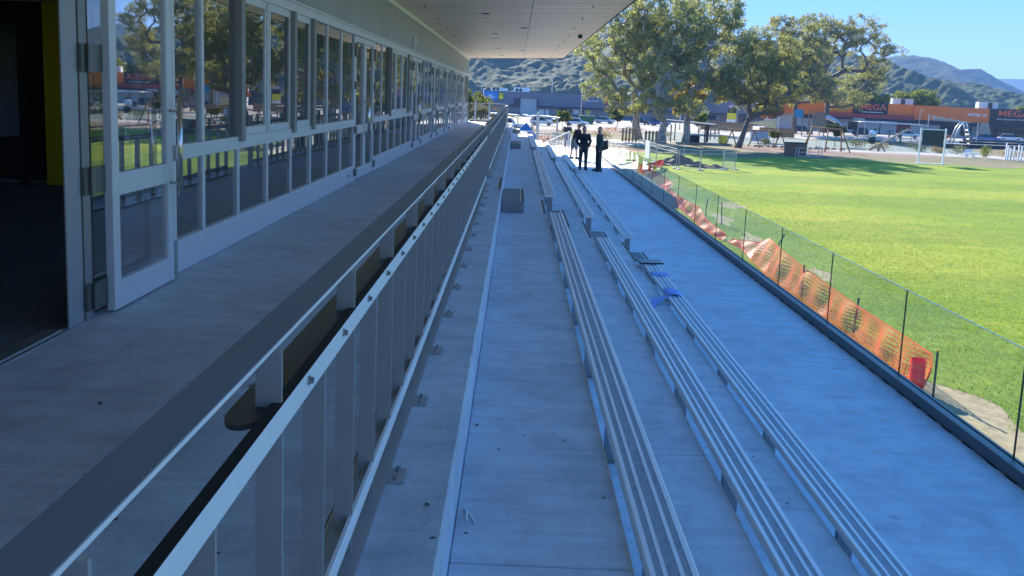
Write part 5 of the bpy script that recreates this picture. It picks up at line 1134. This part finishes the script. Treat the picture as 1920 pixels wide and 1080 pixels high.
# ------------------------------------------------------------------ orange barrier mesh and stakes beyond the glass
M_mesh = simple('barrier_mesh_orange', (0.85, 0.17, 0.035), 0.5, 0, 0.06); M_meshr = simple('barrier_mesh_red', (0.90, 0.045, 0.03), 0.5, 0, 0.08); M_wara = simple('stake_dark', (0.025, 0.03, 0.03), 0.6); M_cap = simple('stake_cap', (0.75, 0.45, 0.02), 0.5)
def net(name, label, top, bot, mat, cell=0.075, strand=0.020, seed=1, sag=0.05):
    """plastic barrier netting: strands woven between a top and a bottom line"""
    def resample(L):
        P = [Vector(p) for p in L]; d = [0]
        for a, b in zip(P, P[1:]): d.append(d[-1] + (b - a).length)
        return P, d
    Pt, dt = resample(top); Pb, db = resample(bot); Ltot = dt[-1]; n = int(Ltot / cell)
    def at(P, d, t):
        s = t * d[-1]
        for i in range(len(d) - 1):
            if s <= d[i + 1] + 1e-6: u = (s - d[i]) / (d[i + 1] - d[i]); return P[i].lerp(P[i + 1], u)
        return P[-1]
    m = 9; rr = random.Random(seed); rows_ = []
    for i in range(n + 1):
        t_ = i / n; a = at(Pt, dt, t_); b = at(Pb, db, t_); w_ = 0.08 * math.sin(i * 0.21 + seed) + 0.05 * math.sin(i * 0.53)
        rows_.append([a.lerp(b, j / m) + Vector((w_ * math.sin(math.pi * j / m), 0, -sag * math.sin(math.pi * j / m) * math.sin(i * 0.13))) for j in range(m + 1)])
    mb = MB()
    for j in range(m + 1):
        s = strand * (1.6 if j in (0, m) else 1)
        for i in range(n):
            p, q = rows_[i][j], rows_[i + 1][j]; mb.add([p + Vector((0, 0, s / 2)), q + Vector((0, 0, s / 2)), q - Vector((0, 0, s / 2)), p - Vector((0, 0, s / 2))], [(0, 1, 2, 3)])
    for i in range(n + 1):
        for j in range(m):
            p, q = rows_[i][j], rows_[i][j + 1]; e = Vector((0, strand / 2, 0)); mb.add([p - e, p + e, q + e, q - e], [(0, 1, 2, 3)])
    T = thing(name, label, 'barrier mesh', tuple(Vector((Pb[0].x, Pb[0].y, 0)))); o = mb.build('mesh', mat, T, loc=tuple(-Vector((Pb[0].x, Pb[0].y, 0)))); o['kind'] = 'stuff'
    return T
net('barrier_mesh', 'long run of orange barrier mesh on stakes beyond the glass', [(8.1, 14.1, 0.80), (8.2, 17.7, 0.78), (8.3, 21.2, 0.85), (8.4, 23.5, 0.95), (8.75, 25.6, 0.9), (8.95, 27.2, 0.45), (8.6, 29.5, 0.12)],
    [(8.0, 14.2, 0.03), (8.1, 17.7, 0.03), (8.1, 21.2, 0.03), (8.1, 23.5, 0.03), (8.3, 26.0, 0.04), (8.6, 28.2, 0.04), (8.4, 29.5, 0.03)], M_mesh, 0.085, 0.030)
net('barrier_mesh', 'slumped orange barrier mesh farther along, past the loose end', [(8.45, 29.8, 0.25), (8.35, 32.5, 0.38), (8.5, 34.5, 0.62), (8.55, 38, 0.52), (8.6, 43.5, 0.58)], [(8.3, 29.8, 0.03), (8.1, 32.5, 0.03), (8.3, 34.5, 0.03), (8.4, 38, 0.03), (8.5, 43.5, 0.03)], M_mesh, 0.10, 0.036, 2)
net('barrier_mesh', 'heap of red barrier mesh tangled round posts near the plaza', [(8.4, 55, 1.05), (8.8, 52.5, 0.9), (8.6, 50, 1.0), (9.6, 48.5, 0.55), (9.8, 46.6, 0.35)], [(8.2, 55, 0.05), (8.3, 52.5, 0.05), (8.4, 50, 0.05), (9.2, 48.5, 0.03), (9.4, 46.6, 0.03)], M_meshr, 0.12, 0.045, 3, 0.1)
net('barrier_mesh', 'strip of red barrier mesh running from the heap to the soil', [(9.0, 54, 0.95), (10.2, 57, 0.7), (11.4, 60, 0.75), (12.2, 62.5, 0.5)], [(8.9, 54, 0.35), (10.1, 57, 0.15), (11.3, 60, 0.2), (12.1, 62.5, 0.05)], M_meshr, 0.14, 0.05, 4, 0.1)
for i, (x, y, h, tilt, lb) in enumerate([(8.16, 14.05, 0.88, 0, 'nearest stake, yellow-capped, beside the red mesh roll'), (8.22, 17.7, 0.9, 0.06, 'second stake from the red mesh roll'), (8.25, 21.1, 0.95, 0, 'third stake from the red mesh roll, yellow-capped'),
    (8.95, 26.0, 0.95, 0.45, 'bent stake leaning where the mesh bulges out'), (8.75, 34.4, 1.0, 0.05, 'stake in the middle of the slumped mesh'), (9.3, 33.6, 1.0, -0.05, 'stake on the grass beside the slumped mesh'), (8.5, 50.2, 1.25, 0, 'front stake of the red mesh heap'), (8.5, 54.6, 1.3, 0, 'rear stake of the red mesh heap')]):
    t = thing('fence_stake', 'dark ' + lb, 'stake', (x, y, 0)); MB().tube([(0, 0, -0.05), (tilt * h * 0.5, 0, h * 0.55), (tilt * h, 0, h)], 0.022, 6).build('shaft', M_wara, t)
    MB().tube([(tilt * h, 0, h), (tilt * h, 0, h + 0.05)], 0.028, 8).build('cap', M_cap if 'yellow' in lb else M_wara, t)
t = thing('mesh_roll', 'upright roll of bright red barrier mesh beside the nearest stake', 'mesh roll', (7.98, 14.35, 0))
for k in range(3): MB().tube([(0, 0, 0.01), (0, 0, 0.62 - 0.03 * k)], 0.135 - 0.045 * k, 18, caps=False).build('mesh_layer', M_meshr, t)
for k in range(7): MB().tube([(0, 0, 0.05 + k * 0.085), (0, 0, 0.075 + k * 0.085)], 0.141, 18, caps=False).build('mesh_band', M_mesh if k % 3 == 2 else M_meshr, t)

# ------------------------------------------------------------------ end railings
def railing(label, x0, x1, y, z, h, n, mat, slope=0.0, name='bar_railing'):
    T = thing(name, label, 'railing', (x0, y, z)); L = x1 - x0
    for zz in (0.1, h): MB().bar((0, 0, zz), (L, 0, zz + slope), 0.045, 0.04).build('rail', mat, T)
    bm_ = MB().box(-0.009, 0.009, -0.009, 0.009, 0.1, h).mesh('baluster', mat)
    for k in range(n + 1): link('baluster', bm_, T, (L * k / n, 0, slope * k / n))
    for x in (0.0, L): MB().box(x - 0.03, x + 0.03, -0.03, 0.03, 0, h + 0.02).build('post', mat, T)
railing('pale bar railing across the end of the terrace steps', 0.2, 2.15, 43.0, ZW, 1.0, 17, M_galv); railing('pale bar railing behind the man in the black T-shirt', 2.2, 4.6, 47.2, 2.04, 1.1, 20, M_galv)
railing('bar railing across the far end of the concourse', -2.66, -0.66, 41.35, ZC, 1.0, 18, M_galv)
t = thing('stair_handrail', 'sloping white handrail beside the far steps', 'handrail', (1.35, 40.4, ZW)); MB().tube([(0, 0, 0.45), (1.55, 1.0, 1.15)], 0.03, 8).build('rail', M_white, t); MB().tube([(0, 0, 0), (0, 0, 0.47)], 0.025, 8).build('post', M_white, t); MB().tube([(1.5, 0.97, 0), (1.5, 0.97, 1.13)], 0.025, 8).build('post', M_white, t)
t = thing('steel_mast', 'tall grey mast with stay cables beyond the terrace end', 'mast', (1.7, 62, 0)); MB().tube([(0, 0, 0), (0, 0, 4.1)], 0.13, 10).build('pole', M_galv, t); MB().tube([(0, 0, 4.0), (5.2, 10, 0.1)], 0.02, 5).build('cable', M_galv, t); MB().tube([(0, 0, 4.0), (-1.5, 14, 2.0)], 0.02, 5).build('cable', M_galv, t)
t = thing('play_hut', 'small timber play hut with steep roof beyond the plaza', 'play hut', (0.3, 78, 0)); hu = MB(); hu.prism([(-0.9, 0), (0.9, 0), (0.9, 0.9), (0, 2.0), (-0.9, 0.9)], 'y', 0, 1.4); hu.build('hut', M_wood, t); MB().bar((0.05, -0.1, 2.1), (1.5, -0.1, 0.3), 1.7, 0.06, (0, 1, 0)).build('roof', M_sailb, t)
# ------------------------------------------------------------------ people
def remeshed(mb, voxel, name, mat, parent, extra=None, smooth_it=4):
    """fuse overlapping limbs into one continuous skin"""
    me = bpy.data.meshes.new('tmp'); me.from_pydata(mb.v, [], mb.f); ob = bpy.data.objects.new('tmp', me); COL.objects.link(ob)
    import bmesh
    bm = bmesh.new(); bm.from_mesh(me); bmesh.ops.recalc_face_normals(bm, faces=bm.faces); bm.to_mesh(me); bm.free()
    md = ob.modifiers.new('r', 'REMESH'); md.mode = 'VOXEL'; md.voxel_size = voxel
    sm = ob.modifiers.new('s', 'SMOOTH'); sm.iterations = smooth_it; sm.factor = 0.5
    dg = bpy.context.evaluated_depsgraph_get(); out = bpy.data.meshes.new_from_object(ob.evaluated_get(dg)); bpy.data.objects.remove(ob)
    out.materials.clear()
    if extra and extra.v:
        bm = bmesh.new(); bm.from_mesh(out); e = bpy.data.meshes.new('e'); e.from_pydata(extra.v, [], extra.f); bm.from_mesh(e); bm.to_mesh(out); bm.free()
    out.materials.append(mat); out.polygons.foreach_set('use_smooth', [True] * len(out.polygons))
    return link(name, out, parent)
def limb(mb, pts, rs, ell=None): 
    mb.tube(pts, rs, 12, True, ell)
    for p, r_ in ((pts[0], rs[0]), (pts[-1], rs[-1])):
        if ell is None: mb.ball(p, r_, 10, 6)
def person(label, loc, rz, top, legs, hair, shoe=(0.02, 0.02, 0.022), skin=(0.52, 0.31, 0.21), lean=0.0, arms='pocket', shorts=False, short_sleeve=False, head_turn=0.0, step=0.05, bald=False, collar=None, scale=1.0, beard=False):
    T = thing('person', label, 'person', loc, rz); T.scale = (scale,) * 3
    Msk = simple('skin', skin, 0.55, 0, 0.06, 8); Mt = simple('top_fabric', top, 0.9, 0, 0.15, 12, 0.3, 90); Ml = simple('leg_fabric', legs, 0.9, 0, 0.15, 12, 0.3, 90); Mh = simple('hair', hair, 0.7, 0, 0.2, 30); Ms = simple('shoe', shoe, 0.5, 0, 0.1)
    HIP = Vector((0, 0.0, 0.95)); Rl = Matrix.Rotation(lean, 4, 'X')
    def U(x, y, z): return HIP + Rl @ (Vector((x, y, z)) - HIP)
    body, cl, tr, fing = MB(), MB(), MB(), MB()
    def torso(mb, g):
        mb.tube([U(0, 0, 0.90), U(0, 0, 1.02), U(0, 0.005, 1.15), U(0, 0.0, 1.30), U(0, 0.005, 1.41), U(0, 0.01, 1.47)], [0.15 + g, 0.148 + g, 0.15 + g, 0.172 + g, 0.165 + g, 0.09 + g], 16, True, [(1.1, 0.78), (1.02, 0.76), (1.0, 0.78), (1.05, 0.74), (1.1, 0.66), (1.1, 0.72)])
    torso(body, 0); torso(cl, 0.018)
    limb(body, [U(0, 0.01, 1.42), U(0, 0.0, 1.53)], [0.062, 0.056])
    hd = MB(); c = Vector((0, -0.012, 1.635))
    hd.ball(c, 0.108, 14, 10, (0.80, 0.96, 1.12)); hd.ball(c + Vector((0, -0.045, -0.062)), 0.062, 10, 8, (0.9, 0.85, 0.8)); hd.ball(c + Vector((0, -0.108, -0.012)), 0.017, 8, 6, (0.9, 1.2, 1.5))
    for s in (-1, 1): hd.ball(c + Vector((s * 0.088, 0.008, -0.005)), 0.028, 8, 6, (0.35, 0.7, 1.1))
    Rh = Matrix.Rotation(head_turn, 4, 'Z')
    def HT(v):
        v = c + Rh @ (Vector(v) - c); return tuple(U(*v))
    body.add([HT(v) for v in hd.v], hd.f)
    for s in (-1, 1):
        hx = 0.095 * s; fy = step * s
        leg = [Vector((hx, 0, 0.92)), Vector((hx * 1.12, fy * 0.5 - 0.012, 0.51)), Vector((hx * 1.15, fy + 0.012, 0.09))]
        limb(body, leg, [0.082, 0.052, 0.036]); 
        if shorts: limb(tr, [leg[0], leg[0].lerp(leg[1], 0.55), leg[0].lerp(leg[1], 0.98)], [0.108, 0.096, 0.09])
        else: limb(tr, [leg[0], leg[1], leg[2] + Vector((0, 0, 0.0))], [0.105, 0.076, 0.062])
        foot = [Vector((hx * 1.15, fy + 0.05, 0.045)), Vector((hx * 1.3, fy - 0.06, 0.045)), Vector((hx * 1.45, fy - 0.165, 0.035))]
        limb(body, foot, [0.035, 0.034, 0.028])
        sh = MB(); limb(sh, foot, [0.048, 0.046, 0.036]); sh.box(hx * 1.15 - 0.045, hx * 1.15 + 0.05, fy - 0.15, fy + 0.08, 0.001, 0.03); remeshed(sh, 0.012, 'shoe', Ms, T)
        S_ = U(0.185 * s, 0.0, 1.42)
        if arms == 'pocket': E_ = U(0.285 * s, 0.06, 1.16); W_ = U(0.175 * s, -0.085, 0.955); D_ = Vector((-0.2 * s, -0.15, -1))
        elif arms == 'front': E_ = S_ + Vector((0.05 * s, -0.06, -0.27)); W_ = E_ + Vector((-0.06 * s, -0.22, -0.06)); D_ = Vector((-0.3 * s, -1, -0.1))
        else: E_ = U(0.235 * s, 0.03, 1.15); W_ = U(0.235 * s, -0.05, 0.90); D_ = Vector((0, -0.1, -1))
        limb(body, [S_, E_, W_], [0.052, 0.042, 0.028])
        if short_sleeve: limb(cl, [S_, S_.lerp(E_, 0.75)], [0.078, 0.066])
        else: limb(cl, [S_, E_, W_], [0.075, 0.062, 0.046])
        D_.normalize(); side = D_.cross(Vector((0, 1, 0.2))).normalized(); Pm = W_ + D_ * 0.05
        body.tube([W_, Pm, W_ + D_ * 0.095], [0.026, 0.037, 0.036], 10, True, [(1, 1), (1, 0.55), (1, 0.5)])
        for k, (off, ln) in enumerate(((-0.03, 0.062), (-0.010, 0.078), (0.010, 0.074), (0.029, 0.058))):
            a = W_ + D_ * 0.085 + side * off; b_ = a + D_ * ln * 0.55; e_ = b_ + D_ * ln * 0.4 + Vector((0, 0.018, 0)); fing.tube([a, b_, e_], [0.0095, 0.009, 0.0075], 7)
        a = W_ + D_ * 0.03 + side * -0.033 * s; fing.tube([a, a + D_ * 0.035 + side * -0.022 * s, a + D_ * 0.068 + side * -0.025 * s], [0.012, 0.011, 0.009], 7)
    tr.tube([Vector((0, 0, 0.86)), Vector((0, 0, 0.95)), Vector((0, 0, 1.02))], [0.165, 0.165, 0.158], 16, True, [(1.12, 0.8), (1.08, 0.8), (1.04, 0.8)])
    remeshed(body, 0.014, 'body', Msk, T, fing)
    remeshed(cl, 0.016, 'top', Mt, T); remeshed(tr, 0.016, 'shorts' if shorts else 'trousers', Ml, T)
    hr = MB(); h2 = MB(); h2.ball(c + Vector((0, 0.016, 0.022)), 0.112, 14, 10, (0.80, 0.93, 1.08)); vv = []
    lim = 0.075 if bald else 0.028
    for v in h2.v:
        d_ = Vector(v) - c; z_ = d_.z; 
        cut = lim if d_.y < 0.0 else (lim - 0.07)
        if z_ < cut: v = (c.x + d_.x * 0.8, max(d_.y * 0.8, -0.05) + c.y, c.z + max(z_, cut - 0.02))
        vv.append(HT(v))
    hr.add(vv, h2.f); hr.build('hair', Mh, T, True)
    for s in (-1, 1): MB().ball(HT(c + Vector((s * 0.033, -0.098, 0.012))), 0.011, 8, 6).build('eye', M_dark, T)
    MB().ball(HT(c + Vector((0, -0.098, -0.066))), 0.02, 8, 5, (1.1, 0.4, 0.3)).build('mouth', simple('lips', (0.30, 0.11, 0.09), 0.5), T)
    if beard: hb = MB(); hb.ball(c + Vector((0, -0.052, -0.078)), 0.062, 10, 8, (0.95, 0.85, 0.62)); hb.v = [HT(v) for v in hb.v]; hb.build('beard', Mh, T, True)
    if collar: MB().tube([U(0, 0.0, 1.45), U(0, 0.0, 1.50)], [0.078, 0.07], 12, False).build('collar', simple('collar', collar, 0.8), T, True)
    return T
person('man in a black V-neck jumper and dark trousers, hands in pockets, facing the camera', (2.84, 31.9, ZW), 0.10, (0.028, 0.028, 0.036), (0.05, 0.054, 0.068), (0.05, 0.038, 0.03), arms='pocket', head_turn=0.15, step=-0.05, collar=(0.25, 0.30, 0.40), scale=1.02)
P2_ = person('bearded man in dark green jacket standing in profile with a bag', (3.44, 31.4, ZW), -math.pi / 2 + 0.2, (0.05, 0.095, 0.085), (0.045, 0.045, 0.048), (0.03, 0.022, 0.018), arms='down', head_turn=0.9, step=0.03, bald=True, beard=True, scale=1.04)
person('man in dark top and blue-grey shorts bending his head behind the jumper man', (2.86, 37.4, ZW), math.pi / 2 + 0.5, (0.02, 0.014, 0.02), (0.11, 0.15, 0.20), (0.22, 0.10, 0.05), lean=0.35, arms='front', shorts=True, short_sleeve=False, head_turn=0.0, step=0.10, skin=(0.48, 0.27, 0.19))
person('man in black T-shirt and jeans seen from behind at the lower railing', (3.25, 48.6, 2.04), math.pi, (0.03, 0.032, 0.04), (0.09, 0.11, 0.16), (0.02, 0.018, 0.016), arms='front', short_sleeve=True, step=0.02, scale=1.0)
t = thing('shoulder_bag', 'black tote bag hanging at the green-jacketed man\'s back', 'bag', (3.63, 31.42, ZW + 0.80)); bgm = MB(); bgm.prism([(-0.13, 0.02), (0.17, 0.14), (0.15, 0.50), (-0.10, 0.44)], 'y', -0.07, 0.07); bgm.build('bag_body', M_blk, t, bevel=0.02)
MB().tube([(0.12, 0, 0.48), (0.02, 0, 0.66), (-0.18, -0.02, 0.74), (-0.24, 0.0, 0.72), (-0.16, 0.02, 0.55), (-0.08, 0, 0.43)], 0.012, 6).build('strap', M_blk, t, True)
